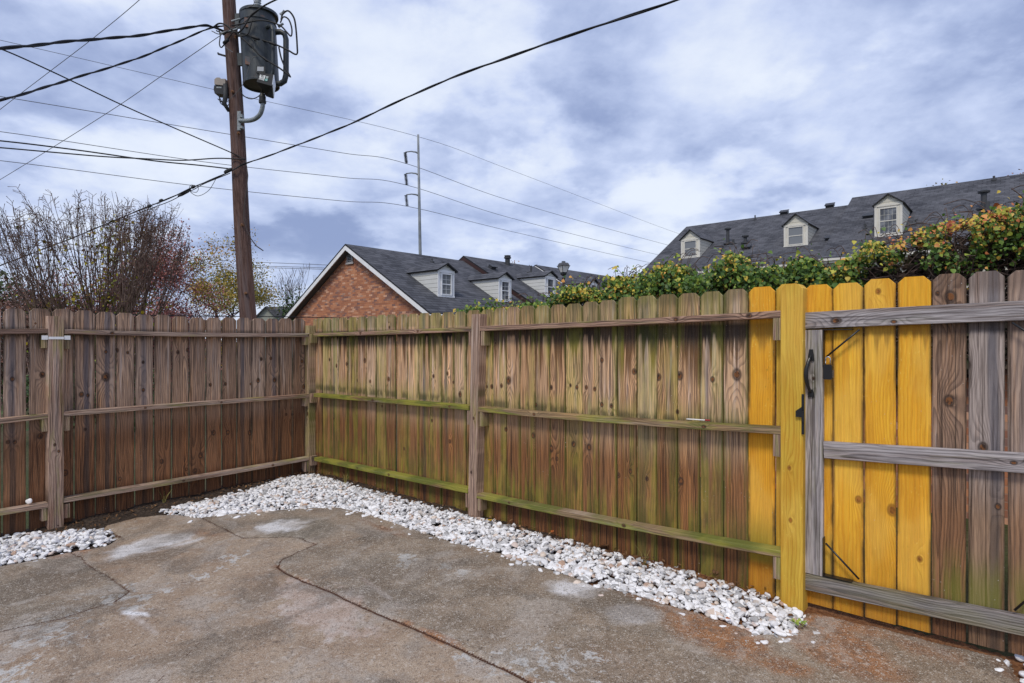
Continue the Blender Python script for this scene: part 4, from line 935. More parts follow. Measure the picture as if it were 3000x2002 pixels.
wire('service_cable', 'black twisted cable sagging from the left edge up to the pole under the thickest one', [(-260, 350)] + Z1([(0, 660), (500, 510), (900, 385), (1180, 270), (1380, 185), (1480, 170)]), [7, 8, 9.4, 10.4, 11.2, 11.7, YP], .016, twist=.9)
wire('service_cable', 'black wire descending from the left edge rightward to the middle of the pole', [(-150, 95)] + Z1([(0, 320), (350, 475), (780, 680), (1100, 822), (1500, 995), (1610, 1047)]), [8, 9, 9.8, 10.6, 11.2, 11.7, YP - .17], .011)
wire('overhead_wire', 'thin grey wire rising steeply to the top edge left of the pole', [(-200, 480)] + Z1([(0, 720), (320, 475), (620, 245), (915, 0)]) + [(520, -110)], [16, 15, 14, 13, 12, 11], .007, WG)
wire('overhead_wire', 'thin grey wire rising from the left edge to the bracket on the pole', [(-200, 640)] + Z1([(0, 1180), (700, 745), (1080, 485), (1430, 245), (1500, 200)]), [17, 16, 14, 13, 12.1, YP], .007, WG)
wire('telephone_cable', 'upper of the two black cables entering the pole low from the left', [(-200, 398)] + Z1([(0, 925), (500, 985), (1000, 1055), (1300, 1085), (1500, 1108)]), [10, 10.4, 11, 11.5, 11.8, YP - .1], .013)
wire('telephone_cable', 'lower of the two black cables entering the pole low from the left', [(-200, 418)] + Z1([(0, 970), (400, 1005), (700, 1030), (1000, 1045), (1200, 1053), (1430, 1040), (1610, 1048)]), [10, 10.3, 10.7, 11, 11.3, 11.5, 11.7, YP - .17], .012)
wire('main_cable', 'heavy black cable hung past the pole from low left to the top edge at right', [(-150, 850), (0, 779), (191, 706), (368, 633), (498, 580), (567, 549), (674, 503), (714, 482), (817, 446), (1000, 375), (1034, 360), (1275, 249), (1500, 164), (1775, 69), (1985, 0), (2250, -95), (2900, -330), (4200, -800)], [15.2, 14.6, 13.9, 13.1, 12.6, 12.2, YP - .2, YP - .2, 11.0, 9.6, 9.3, 7.9, 6.9, 6.1, 5.6, 5.0, 4.0, 2.9], .0125, twist=1.6)
lash = wire('lashed_cable', 'thinner cable lashed under the heavy one left of the pole, with a hanging loop', [(300, 664), (368, 640), (440, 612), (498, 590), (540, 568), (567, 556), (600, 538), (674, 508)], [13.4, 13.1, 12.8, 12.6, 12.4, 12.2, 12.0, YP - .2], .008)
wire('slack_loop', None, Z1([(1240, 1240), (1255, 1215), (1300, 1230), (1290, 1262), (1250, 1260), (1300, 1287), (1370, 1250), (1420, 1170)]), [12.5, 12.4], .006, parent=lash)
for px, py, s_ in ((540, 566, .16), (437, 604, .05), (472, 588, .045), (566, 548, .05), (668, 500, .09)):
    c_ = at(px, py, 12.45 if px < 600 else YP - .2); d_ = np.array([.88, -.1, .42]); MB().tube([c_ - d_ * s_, c_ - d_ * s_ * .5, c_ + d_ * s_ * .5, c_ + d_ * s_], [.018, .034, .034, .018], 8).build('splice_case', DARKM, lash)
# short jumpers round the pole head and the transformer
Yj = YP - .45
J = [([(1400, 180), (1440, 155), (1490, 170), (1560, 225), (1640, 240), (1700, 258), (1800, 290), (1880, 325), (1945, 358), (1950, 300), (1940, 170), (1925, 110), (1890, 72), (1855, 95), (1845, 130)], .017),
     ([(1560, 225), (1620, 280), (1665, 320), (1700, 360), (1750, 395), (1830, 445), (1890, 490), (1905, 505), (1870, 440), (1845, 380), (1830, 310)], .016),
     ([(1520, 170), (1600, 155), (1680, 137), (1760, 140), (1840, 170), (1880, 210), (1910, 238), (1915, 190), (1895, 130), (1860, 112), (1840, 150)], .015),
     ([(1560, 220), (1600, 180), (1640, 110), (1680, 75), (1740, 35), (1810, 0), (1900, -40)], .017),
     ([(1430, 180), (1445, 230), (1440, 290), (1455, 312), (1490, 265), (1530, 210)], .012),
     ([(1465, 230), (1500, 210), (1560, 215), (1640, 235), (1680, 270)], .014),
     ([(1390, 205), (1440, 225), (1500, 200), (1580, 160), (1660, 100), (1700, 65)], .009),
     ([(1470, 300), (1500, 325), (1530, 345)], .008),
     ([(1690, 370), (1660, 380), (1640, 420), (1610, 520), (1570, 590), (1490, 670)], .006),
     ([(1570, 585), (1600, 630), (1650, 650), (1700, 630), (1720, 590)], .010),
     ([(1655, 130), (1640, 190), (1620, 230), (1560, 240)], .014),
     ([(1615, 55), (1665, 30), (1665, -10)], .008)]
for k, (pts, r_) in enumerate(J):
    wire('jumper_wire', None, Z1(pts), [Yj + .28 if pts[0][0] < 1480 else Yj, Yj], r_, WB if r_ > .009 else WG, parent=pole, n=5)
for a, b, r_ in (((1645, 240), (1705, 260), .028), ((1760, 275), (1815, 298), .026), ((1625, 285), (1665, 318), .025), ((1725, 375), (1755, 405), .024), ((1465, 290), (1500, 258), .034)):
    a_, b_ = at(a[0] / z1, a[1] / z1, Yj + .01), at(b[0] / z1, b[1] / z1, Yj + .01); MB().tube([a_, a_ * .85 + b_ * .15, a_ * .15 + b_ * .85, b_], [r_ * .5, r_, r_, r_ * .5], 8).build('connector', WB, pole, smooth=True)
for a, b in (((1440, 222), (1560, 190)), ((1520, 140), (1590, 120))):
    MB().tube([at(a[0] / z1, a[1] / z1, YP - .2), at(b[0] / z1, b[1] / z1, YP - .2)], [.02, .02], 6).build('dead_end_clamp', GALV, pole)
# LED floodlight on a curved arm (right)
fl1 = empty('floodlight', tuple(at(712, 345, YP - .05)), 'black square LED floodlight with a pale lens on a curved grey arm under the transformer', 'floodlight')
br_ = at(700, 330, YP - .12)
mb = MB(); mb.box(at(697, 384, YP - .10), (.07, -.02, 0), (0, -.03, 0), (0, 0, .38)); mb.box(at(707, 380, YP - .12), (.05, 0, 0), (0, -.08, 0), (0, 0, .05)); mb.box(at(707, 348, YP - .12), (.05, 0, 0), (0, -.08, 0), (0, 0, .06)); mb.build('bracket', GALV, fl1)
MB().tube(spline([at(px, py, y_) for px, py, y_ in [(702, 354, YP - .16), (728, 354, YP - .25), (748, 348, YP - .35), (762, 335, YP - .42), (769, 315, YP - .46), (770, 296, YP - .48)]], 6), .042, 12).build('arm', GALV, fl1, smooth=True)
MB().lathe(at(769, 300, YP - .48), [(.065, -.02), (.07, .02), (.06, .03), (.062, .10), (.045, .16)], 14).build('knuckle', mat('black_casting', color=(.03, .03, .032), rough=.5), fl1)
pA, pB, pC, pD = at(759, 213, YP - .75), at(801, 219, YP - .80), at(796, 252, YP - .80), at(752, 240, YP - .75)      # top face seen from below-front
e_, f_, g_, h_ = at(756, 243, YP - .35), at(792, 262, YP - .45), at(801, 290, YP - .45), at(780, 283, YP - .35)
mb = MB(); mb.add([pA, pB, pC, pD, e_, f_, g_, h_], [(0, 3, 2, 1), (0, 4, 3), (3, 4, 7, 2), (2, 7, 6), (0, 1, 5, 4), (1, 2, 6, 5), (4, 5, 6, 7)]); mb.build('housing', mat('black_housing', color=(.035, .035, .038), rough=.5), fl1)
mb = MB(); q_ = [pB + [.006, -.01, -.01], pC + [.01, -.01, .02], at(801, 288, YP - .50), at(806, 250, YP - .62)]; mb.add([*q_, *[p_ + [.012, 0, 0] for p_ in q_]], [(0, 1, 2, 3), (7, 6, 5, 4), (0, 3, 7, 4), (3, 2, 6, 7), (2, 1, 5, 6), (1, 0, 4, 5)]); mb.build('lens', mat('pale_lens', color=(.62, .66, .74), rough=.15, spec=.6), fl1)
tag_l = mat('white_sticker', color=(.85, .86, .86), rough=.5); tag_g = mat('teal_sticker', color=(.02, .33, .30), rough=.5)
def onface(u_, v_, off=.004): 
    P_ = pA + (pB - pA) * u_ + (pD - pA) * v_; nn = np.cross(pB - pA, pD - pA); nn /= np.linalg.norm(nn); nn = nn if nn[1] < 0 else -nn; return P_ + nn * off
mb = MB(); mb.add([onface(.12, .20), onface(.50, .22), onface(.48, .78), onface(.10, .74)], [(0, 3, 2, 1)]); mb.add([onface(.54, .28), onface(.72, .30), onface(.72, .50), onface(.54, .48)], [(0, 3, 2, 1)], 2); mb.add([onface(.54, .52), onface(.72, .54), onface(.71, .80), onface(.53, .77)], [(0, 3, 2, 1)], 1); stk = mb.build('sticker', [tag_l, tag_g, mat('grey_sticker', color=(.25, .33, .32))], fl1)
def text_part(txt, P_, ux, uy, size, m, parent, name):
    cu = bpy.data.curves.new(name, 'FONT'); cu.body = txt; cu.size = 1; cu.space_line = .8
    to = bpy.data.objects.new(name, cu); col.objects.link(to); bpy.context.view_layer.update()
    me_ = bpy.data.meshes.new_from_object(to.evaluated_get(bpy.context.evaluated_depsgraph_get())); bpy.data.objects.remove(to)
    me_.name = name; me_.materials.clear(); me_.materials.append(m)
    base = EM[parent.name]
    for vv in me_.vertices:
        q2 = P_ + ux * vv.co.x * size + uy * vv.co.y * size - base; vv.co = q2
    o = bpy.data.objects.new(name, me_); link(o, parent); return o
ux = (pB - pA) / np.linalg.norm(pB - pA); uy = -(pD - pA) / np.linalg.norm(pD - pA)
INK = mat('black_ink', color=(.01, .01, .01), rough=.6)
text_part('90', onface(.17, .47, .007), ux, uy, .078, INK, fl1, 'sticker_text')
text_part('LED', onface(.115, .74, .007), ux, uy, .058, INK, fl1, 'sticker_text')
text_part('W', onface(.57, .46, .007), ux, uy, .05, tag_l, fl1, 'sticker_text'); text_part('G', onface(.57, .75, .007), ux, uy, .06, tag_l, fl1, 'sticker_text')
# second floodlight, left side
fl2 = empty('floodlight', tuple(at(655, 290, YP)), 'small beige and black floodlight clamped to the left side of the pole', 'floodlight')
mb = MB(); c_ = at(642, 262, YP - .15)
mb.slab([c_ + [-.09, 0, -.08], c_ + [.10, 0, -.10], c_ + [.11, 0, .06], c_ + [-.10, 0, .08], c_ + [-.11, 0, .0]], (0, -1, 0), .2, (1, 0, 0), UP); mb.build('housing', BLACK, fl2)
mb = MB(); mb.slab([c_ + [-.085, -.02, .09], c_ + [.13, -.02, .065], c_ + [.13, -.02, .20], c_ + [.04, -.02, .20], c_ + [.02, -.02, .225], c_ + [-.04, -.02, .225], c_ + [-.085, -.02, .19]], (0, -1, 0), .17, (1, 0, 0), UP); mb.build('hood', mat('beige_plastic', color=(.36, .31, .27), rough=.5), fl2)
mb = MB(); mb.box(c_ + [-.05, -.006, .02], (.10, 0, 0), (0, .004, 0), (0, 0, .03)); mb.build('plate', GALV, fl2)
MB().tube([c_ + [.12, 0, .1], c_ + [.13, 0, -.15], c_ + [.10, 0, -.28], c_ + [.17, .05, -.42]], [.04, .045, .045, .03], 10).build('bracket', DARKM, fl2, smooth=True)
for pts in ([(642, 278), (645, 300), (655, 310)], [(638, 290), (650, 300), (642, 285), (660, 312), (672, 305)]):
    wire('lead_wire', None, pts, [YP - .3, YP - .25], .009, WB, parent=fl2, n=5)

# ---- steel transmission pole with its lines
YT = 66.
tp = empty('transmission_pole', tuple(at(1236, 1001, YT)), 'slender grey steel transmission pole with three insulator arms behind the brick house', 'power pole')
b0, t0_ = at(1236, 1030, YT), at(1225, 395, YT)
STL = mat('grey_steel_pole', lambda: mix(ss(noise(pos(), .8, 4), .4, .6), (.17, .19, .21), (.26, .28, .30)), rough=.6)
MB().tube([b0, b0 * .5 + t0_ * .5, t0_], [.22, .17, .12], 12).build('shaft', STL, tp, smooth=True)
arms = []
for py in (445, 508, 570):
    cx = 1225 + 11 * (py - 395) / 610.
    arm = MB().tube([at(cx + 2, py + 6, YT), at(cx - 8, py + 1, YT), at(cx - 22, py - 1, YT), at(cx - 38, py + 1, YT)], [.11, .09, .07, .06], 8).build('arm', STL, tp, smooth=True)
    a_, b_ = at(cx - 39, py + 2, YT), at(cx - 35, py + 35, YT); pr_ = []
    Lh = np.linalg.norm(b_ - a_)
    for k in range(9): pr_ += [(.05, Lh * (k + .1) / 9), (.21, Lh * (k + .35) / 9), (.05, Lh * (k + .6) / 9)]
    MB().lathe(a_, pr_, 8, 0, b_ - a_).build('insulator', mat('dark_insulator', color=(.05, .05, .055), rough=.4), arm)
    arms.append((cx - 35, py + 35))
THIN = mat('aluminium_line', color=(.13, .13, .14), rough=.5)
lab = ['upper', 'middle', 'lowest']
for k, (lft, rgt) in enumerate([([(-300, 240), (0, 283), (600, 382), (1000, 448)], [(1500, 590), (1925, 710), (2100, 752)]), ([(-300, 360), (0, 386), (600, 475), (1000, 520)], [(1500, 640), (1915, 744), (2100, 780)]), ([(-300, 450), (0, 471), (600, 548), (1000, 589)], [(1500, 679), (1895, 768), (2100, 806)])]):
    pts = lft + [arms[k]] + rgt
    wire('transmission_line', lab[k] + ' of the three thin lines hung from the insulators of the steel pole', pts, [42, 48, 56, 62, YT, 90, 120, 140], .028, THIN, 'lines on the steel transmission pole', 'power line')
wire('transmission_line', 'faint topmost wire running over the tip of the steel transmission pole', [(-300, 60), (0, 118), (680, 275), (1222, 400), (1500, 500), (1960, 675), (2100, 720)], [42, 48, 58, YT, 90, 120, 140], .02, THIN, 'lines on the steel transmission pole', 'power line')
for k, (y0, y1, y2) in enumerate([(690, 755, 777), (705, 768, 786), (735, 776, 790)]):
    wire('distant_line', ['highest', 'middle', 'lowest'][k] + ' of three faint lines crossing low behind the pole towards the brick gable', [(-200, y0 - 15), (0, y0), (525, y1), (960, y2), (1300, y2 + 18)], [60, 62, 66, 70, 74], .03, THIN, 'faint lines low over the left fence', 'power line')
wire('distant_line', 'faint line crossing through the autumn tree behind the pole', [(-100, 860), (400, 882), (900, 892), (1200, 900)], [50, 54, 58, 60], .025, THIN, cat='power line')
wire('low_cable', 'dark cable running level just above the left fence tops', [(-100, 915), (300, 921), (560, 926), (860, 929), (1100, 934)], [10, 11, 12, 13, 14], .010, WB)

# ------------------------------------------------------------------ houses
def shingle_fn():
    uv = uvm(); n = _n('ShaderNodeTexBrick'); _link(uv, n.inputs['Vector']); n.offset = .5
    n.inputs['Scale'].default_value = 1; n.inputs['Brick Width'].default_value = .34; n.inputs['Row Height'].default_value = .19; n.inputs['Mortar Size'].default_value = .012; n.inputs['Mortar Smooth'].default_value = .3
    n.inputs['Color1'].default_value = (.052, .054, .064, 1); n.inputs['Color2'].default_value = (.105, .108, .124, 1); n.inputs['Mortar'].default_value = (.016, .016, .02, 1); n.inputs['Bias'].default_value = -.1
    u, v, _ = sep(uv); row = M('FRACT', v / .19); c_ = S(n.outputs['Color'])
    c_ = mix(ss(row, .38, .0) * .85, c_, (.010, .010, .013)); rw = noise(comb(u * 1.6, M('FLOOR', v / .19) * 3.7, 0.0), 1, 2, .6); c_ = mix(ss(rw, .46, .62) * .28, c_, (.18, .18, .20)); c_ = mix(ss(rw, .46, .34) * .25, c_, (.03, .03, .036))
    c_ = mix(ss(noise(uv, .6, 4, .6), .35, .7) * .35, c_, (.15, .15, .165)); c_ = mix(ss(noise(uv, 40, 2), .5, .75) * .3, c_, (.02, .02, .02))
    return dict(col=c_, bump=row, bs=.4, bd=.02)
SHIN = mat('asphalt_shingles', shingle_fn, rough=.9)
def brick_fn():
    uv = uvm(); n = _n('ShaderNodeTexBrick'); _link(uv, n.inputs['Vector']); n.offset = .5
    n.inputs['Scale'].default_value = 1; n.inputs['Brick Width'].default_value = .19; n.inputs['Row Height'].default_value = .068; n.inputs['Mortar Size'].default_value = .006; n.inputs['Mortar Smooth'].default_value = .2
    n.inputs['Color1'].default_value = (0, 0, 0, 1); n.inputs['Color2'].default_value = (1, 1, 1, 1); n.inputs['Mortar'].default_value = (.5, .5, .5, 1)
    tone, _, _ = sep(S(n.outputs['Color'])); 
    u, v, _ = sep(uv); row = M('FLOOR', v / .068); cell = comb(M('FLOOR', u / .19 + M('FRACT', row * .5)), row, 0.0)
    w_ = _n('ShaderNodeTexWhiteNoise', noise_dimensions='3D'); _link(cell, w_.inputs['Vector']); r1 = S(w_.outputs['Value'])
    c_ = ramp(r1, [(0, (.20, .12, .11)), (.10, (.30, .14, .10)), (.22, (.38, .15, .08)), (.55, (.50, .20, .10)), (.80, (.60, .27, .14)), (.92, (.72, .42, .28)), (1, (.24, .14, .12))])
    c_ = mix(ss(noise(uv, 1.1, 4, .6), .4, .7) * .35, c_, (.30, .12, .08))
    c_ = mix(S(n.outputs['Fac']) * .55, c_, (.38, .25, .19))
    return dict(col=c_, bump=1.0 - S(n.outputs['Fac']), bs=.5, bd=.01)
BRICK = mat('red_orange_brick', brick_fn, rough=.85)
def siding_fn():
    uv = uvm(); u, v, _ = sep(uv); r_ = M('FRACT', v / .15)
    c_ = mix(ss(noise(uv, 2.2, 4, .6), .35, .7) * .3, (.74, .74, .72), (.56, .58, .52)); c_ = mix(ss(noise(comb(u * .8, v * 9, 0.0), 1, 3), .58, .7) * .25, c_, (.35, .38, .28))
    return dict(col=mix(ss(r_, .16, .04) * .8, c_, (.10, .10, .10)), bump=r_, bs=.6, bd=.02)
SIDE = mat('white_clapboard', siding_fn, rough=.6)
def siding2_fn():
    uv = uvm(); u, v, _ = sep(uv); r_ = M('FRACT', v / .17); c_ = mix(ss(noise(uv, 2.2, 4, .6), .35, .7) * .3, (.70, .67, .58), (.58, .55, .46)); return dict(col=mix(ss(r_, .14, .03) * .8, c_, (.10, .09, .07)), bump=r_, bs=.6, bd=.02)
SIDE2 = mat('cream_clapboard', siding2_fn, rough=.6)
TRIM = mat('white_trim', lambda: mix(ss(noise(pos(), 3, 4), .4, .7) * .3, (.88, .88, .89), (.60, .61, .60)), rough=.5)
TRIM2 = mat('cream_trim', lambda: mix(ss(noise(pos(), 3, 4), .4, .7) * .4, (.72, .69, .62), (.58, .55, .48)), rough=.5)
SOFF = mat('grey_soffit', color=(.10, .10, .11), rough=.7)
DEDGE = mat('dark_drip_edge', color=(.02, .02, .022), rough=.6)
def glass_fn():
    uv = uvm(); u, v, _ = sep(uv); b = M('FRACT', v / .05); return dict(col=mix(ss(b, .25, .1) * .6, (.21, .22, .23), (.09, .095, .10)), rough=.12 + u * 0)
GLASS = mat('window_with_blinds', glass_fn, rough=.12, spec=.6)
def dark_glass_fn():
    uv = uvm(); return dict(col=mix(ss(noise(uv, 2.5, 3), .4, .6), (.06, .065, .075), (.20, .21, .23)), rough=.1 + noise(uv, 2, 1) * 0)
GLASS2 = mat('window_with_curtain', dark_glass_fn, rough=.1, spec=.6)
def vsid_fn():
    u, v, _ = sep(uvm()); r_ = M('FRACT', u / .2); return dict(col=mix(ss(r_, .25, .1) * .8, (.09, .105, .12), (.02, .02, .025)))
VSID = mat('blue_grey_boards', vsid_fn, rough=.7)

def dormer(house, B, fo, wa, W, h, gh, m, side, trim, glass, win, grid=(2, 2), gable_side=None, label=None):
    """B: middle of the front foot on the roof; fo outward, wa along the ridge"""
    fo, wa = np.asarray(fo), np.asarray(wa)
    P_ = lambda a, o_, z_: B + wa * a + fo * o_ + UP * z_
    dn = MB()
    for s_ in (-1, 1):
        dn.slab([P_(s_ * W / 2, 0, -.05), P_(s_ * W / 2, 0, h), P_(s_ * W / 2, -h / m, h), P_(s_ * W / 2, -.05 / m, -.05)], wa * s_, .05, fo, UP, 0, o=P_(0, 0, 0))
    dn.slab([P_(-W / 2, -.003, h), P_(W / 2, -.003, h), P_(0, -.003, h + gh)], fo, .05, wa, UP, 0, o=P_(0, 0, 0))
    dn.slab([P_(-W / 2 + .002, -.004, -.05), P_(W / 2 - .002, -.004, -.05), P_(W / 2 - .002, -.004, h), P_(-W / 2 + .002, -.004, h)], fo, .05, wa, UP, 1)
    d_ = dn.build('dormer', [side, trim], house)
    if label: d_['label'] = label
    EM[d_.name] = EM[d_.name]
    rf = MB(); ov = .10; g_ = gh / (W / 2); eo = .12
    for s_ in (-1, 1):
        ze, zr = h - ov * g_ + .05, h + gh + .05
        pts = [P_(s_ * (W / 2 + ov), eo, ze), P_(0, eo, zr), P_(0, -(zr - .02) / m, zr), P_(s_ * (W / 2 + ov), -max(0, ze - .02) / m, ze)]
        nn = wa * s_ * g_ + UP; nn = nn / np.linalg.norm(nn)
        rf.slab(pts, nn, .045, fo, wa * s_ / np.linalg.norm([1, g_]) + UP * (-g_) / np.linalg.norm([1, g_]), 0, 1)
    rf.build('dormer_roof', [SHIN, DEDGE], d_)
    # trim: corner boards, head and sill
    tr_ = MB(); cb = W * .09
    for s_ in (-1, 1): tr_.box(P_(s_ * W / 2 - (cb if s_ > 0 else 0), 0, 0), wa * cb, fo * .022, UP * (h - .09))
    tr_.box(P_(-W / 2 - .01, 0, h - .09), wa * (W + .02), fo * .035, UP * .09); tr_.box(P_(-W / 2 - .01, 0, -.02), wa * (W + .02), fo * .03, UP * .06)
    tr_.build('dormer_trim', trim, d_)
    a0, a1, z0_, z1_ = win
    pn = MB(); pn.box(P_(a0, -.002, z0_), wa * (a1 - a0), fo * .006, UP * (z1_ - z0_)); 
    pane = pn.build('pane', glass, d_)
    fr_ = MB(); t_ = .045
    fr_.box(P_(a0 - t_, 0, z0_ - t_), wa * t_, fo * .045, UP * (z1_ - z0_ + 2 * t_)); fr_.box(P_(a1, 0, z0_ - t_), wa * t_, fo * .045, UP * (z1_ - z0_ + 2 * t_))
    fr_.box(P_(a0, 0, z1_), wa * (a1 - a0), fo * .044, UP * t_); fr_.box(P_(a0, 0, z0_ - t_), wa * (a1 - a0), fo * .044, UP * t_)
    fr_.box(P_(a0, .003, (z0_ + z1_) / 2 - .018), wa * (a1 - a0), fo * .022, UP * .036)
    nx_, nz_ = grid
    for k in range(1, nx_): fr_.box(P_(a0 + (a1 - a0) * k / nx_ - .008, .0035, z0_), wa * .007, fo * .010, UP * (z1_ - z0_))
    for k in range(1, nz_):
        zz_ = z0_ + (z1_ - z0_) * k / nz_
        if abs(zz_ - (z0_ + z1_) / 2) > .03: fr_.box(P_(a0, .004, zz_ - .008), wa * (a1 - a0), fo * .011, UP * .008)
    fr_.build('window_frame', trim, d_)
    return d_
def vent_pipe(house, P_, h, r, cap=0):
    pr_ = [(r * 2.6, -.05), (r * 2.6, .02), (r * 1.2, .05), (r, .06), (r, h)]
    if cap: pr_ += [(r * 1.1, h), (r * 1.1, h + .04), (r * 2.0, h + .05), (r * 2.1, h + .12), (r * .8, h + .2)]
    MB().lathe(P_, pr_, 12).build('vent_pipe', mat('lead_flashing', color=(.06, .062, .068), rough=.6), house)
def box_vent(house, P_, wa, dn, m, s_=.36):
    nn = UP + dn * 0; b = MB(); sl = dn / np.linalg.norm(dn) ; up_ = (-sl + UP * m); 
    up_ = up_ / np.linalg.norm(up_); nn = sl * m + UP; nn = nn / np.linalg.norm(nn); b.box(P_ - wa * s_ / 2 - nn * .03, wa * s_, up_ * s_ * .7, nn * .15); b.box(P_ - wa * s_ * .58 + nn * .12 - up_ * .05, wa * s_ * 1.16, up_ * s_ * .85, nn * .035)
    b.build('roof_vent', mat('dark_vent', color=(.05, .052, .058), rough=.5), house)

# ---- row of brick town houses (left), sharing one direction: ridge along E2, front slope towards E1
A0 = np.array([-6.2, 22.0, 5.19]); MR = .57
def row(s_, u_, z_): return A0 + E2 * s_ + E1 * u_ + UP * (z_ - A0[2])
def house_unit(name, label, s0, s1, zr, ub=-4.6, uf=4.75, gable=None, fas=TRIM, chimney=False, group='row of houses with white dormers'):
    h = empty(name, tuple(row((s0 + s1) / 2, 0, 0)), label, 'house', group)
    ze = zr - MR * uf - .16; zb = zr - MR * (-ub) - .16
    w_ = MB(); i_ = .02
    w_.slab([row(s0 + .3, ub + .35, -.2), row(s0 + .3, uf - .25, -.2), row(s0 + .3, uf - .25, ze + .02), row(s0 + .3, 0, zr - .21), row(s0 + .3, ub + .35, zb + .10)], -E2, .2, E1, UP)
    w_.slab([row(s0 + .5, uf - .25, -.2), row(s1, uf - .25, -.2), row(s1, uf - .25, ze + .0), row(s0 + .5, uf - .25, ze + .0)], E1, .2, E2, UP)
    w_.slab([row(s0 + .5, ub + .35, -.2), row(s1, ub + .35, -.2), row(s1, ub + .35, zb), row(s0 + .5, ub + .35, zb)], -E1, .2, E2, UP)
    w_.build('wall', gable or BRICK, h)
    r_ = MB(); c_ = 1 / math.sqrt(1 + MR * MR)
    n1 = (E1 * MR + UP) * c_; n2 = (-E1 * MR + UP) * c_
    r_.slab([row(s0, 0, zr), row(s1, 0, zr), row(s1, uf, zr - MR * uf), row(s0, uf, zr - MR * uf)], n1, .05, E2, (-E1 + UP * MR) * c_, 0, 1, o=row(0, 5, zr - MR * 5))
    r_.slab([row(s0, 0, zr), row(s1, 0, zr), row(s1, ub, zr + MR * ub), row(s0, ub, zr + MR * ub)], n2, .05, E2, (E1 + UP * MR) * c_, 0, 1, o=row(0, -5, zr - MR * 5))
    rr_ = r_.build('roof', [SHIN, DEDGE], h)
    f_ = MB()
    for (u1_, nn) in ((uf, n1), (ub, n2)):
        a_, b_ = row(s0 + .004, 0, zr - .06), row(s0 + .004, u1_, zr - .06 - MR * abs(u1_))
        f_.slab([a_, b_, b_ - UP * .17, a_ - UP * .17], -E2, .03, E1, UP)
    f_.box(row(s0 + .04, uf - .02, zr - MR * uf - .20), E2 * (s1 - s0 - .04), E1 * .04, UP * .14)
    f_.slab([row(s0 + .005, uf, zr - MR * uf - .05), row(s0 + .005, uf - .34, zr - MR * uf - .05), row(s0 + .005, uf - .34, zr - MR * uf - .32), row(s0 + .005, uf, zr - MR * uf - .32)], -E2, .28, E1, UP)
    f_.build('fascia', fas, h)
    sf = MB(); 
    for (u1_, k_) in ((uf, 1), (ub, -1)):
        sf.slab([row(s0 + .04, 0, zr - .20), row(s0 + .3, 0, zr - .20), row(s0 + .3, u1_, zr - .20 - MR * abs(u1_)), row(s0 + .04, u1_, zr - .20 - MR * abs(u1_))], (E1 * MR * k_ + UP) * c_, .02, E1, E2)
    sf.build('soffit', SOFF, h)
    gt = MB(); gt.tube([row(s0 + .05, uf + .07, zr - MR * uf - .10), row(s1, uf + .07, zr - MR * uf - .10)], .06, 8); gt.build('gutter', fas, h)
    return h
def roofp(px, py, zr):
    nn = E1 * MR + UP; return hit(px, py, row(0, 0, zr), nn)
h1 = house_unit('brick_house', 'red brick gabled house with a dark shingle roof behind the fence corner', 0, 6.3, 5.19)
# attic louvre
lv = hit(1027, 749, row(.3, 0, 5), -E2); mb = MB(); mb.box(lv - E1 * .19 - E2 * .03 - UP * .26, E1 * .38, E2 * .03, UP * .56); lo = mb.build('attic_vent', mat('louvre_dark', lambda: mix(ss(M('FRACT', sep(uvm())[1] / .06), .5, .3), (.03, .03, .035), (.36, .37, .38)), rough=.6), h1)
mb = MB()
for k_ in (-1, 1): mb.box(lv + E1 * (k_ * .19 - (.05 if k_ > 0 else 0)) - E2 * .05 - UP * .28, E1 * .05, E2 * .03, UP * .60)
mb.box(lv - E1 * .24 - E2 * .06 - UP * .33, E1 * .48, E2 * .06, UP * .06); mb.build('vent_trim', mat('greyish_trim', color=(.42, .40, .40)), lo)
def row_dormer(house, zr, bl, br, ytop, yapex, xapex, label, win=None, glass=GLASS, grid=(2, 4), lw=None):
    B0 = roofp(*bl, zr); s_a = np.dot(B0 - A0, E2); u_a = np.dot(B0 - A0, E1)
    P1 = hit(br[0], br[1], B0, E1); s_b = np.dot(P1 - A0, E2); W = abs(s_b - s_a)
    h = hit(bl[0], ytop, B0, E1)[2] - B0[2]
    B = B0 + E2 * W / 2
    ap = hit(xapex, yapex, B, E2 * 0 + E1); gh = max(.2, ap[2] - B0[2] - h)
    return dormer(house, B, E1, E2, W, h, min(gh, W * .45), MR, SIDE, TRIM, glass, win or (-W * .26, W * .28, h * .10, h * .84), grid, label=label)
d1 = row_dormer(h1, 5.19, (1282, 868), (1330, 874), 790, 775, 1308, 'nearest white dormer of the brick house')
d2 = row_dormer(h1, 5.19, (1460, 883), (1497, 888), 814, 801, 1481, 'second white dormer of the brick house, half behind the vine', glass=GLASS2)
for px, py in ((1266, 762), (1298, 772)): vent_pipe(h1, roofp(px, py + 6, 5.19), .14, .035)
h2 = house_unit('row_house', 'second house of the row with its roof stepped above the brick house', 6.12, 11.5, 5.42, gable=VSID, fas=mat('brown_red_trim', color=(.055, .028, .026), rough=.6), ub=-4.6)
row_dormer(h2, 5.42, (1596, 868), (1626, 868), 808, 799, 1613, 'white dormer with a double-hung window left of the lamp post', glass=GLASS2, grid=(1, 2))
cp = roofp(1487, 776, 5.42); MB().lathe(cp, [(.12, -.1), (.12, .28), (.17, .30), (.17, .36), (.14, .37), (.16, .44)], 14).build('flue', DARKM, h2)
vent_pipe(h2, roofp(1556, 800, 5.42), .35, .05); vent_pipe(h2, roofp(1546, 803, 5.42), .1, .05)
box_vent(h2, roofp(1445, 790, 5.42), E2, E1, MR, .3)
h3 = house_unit('row_house', 'farthest house of the row with a white raked gable beside the lamp post', 11.3, 18.2, 5.52, gable=SIDE)
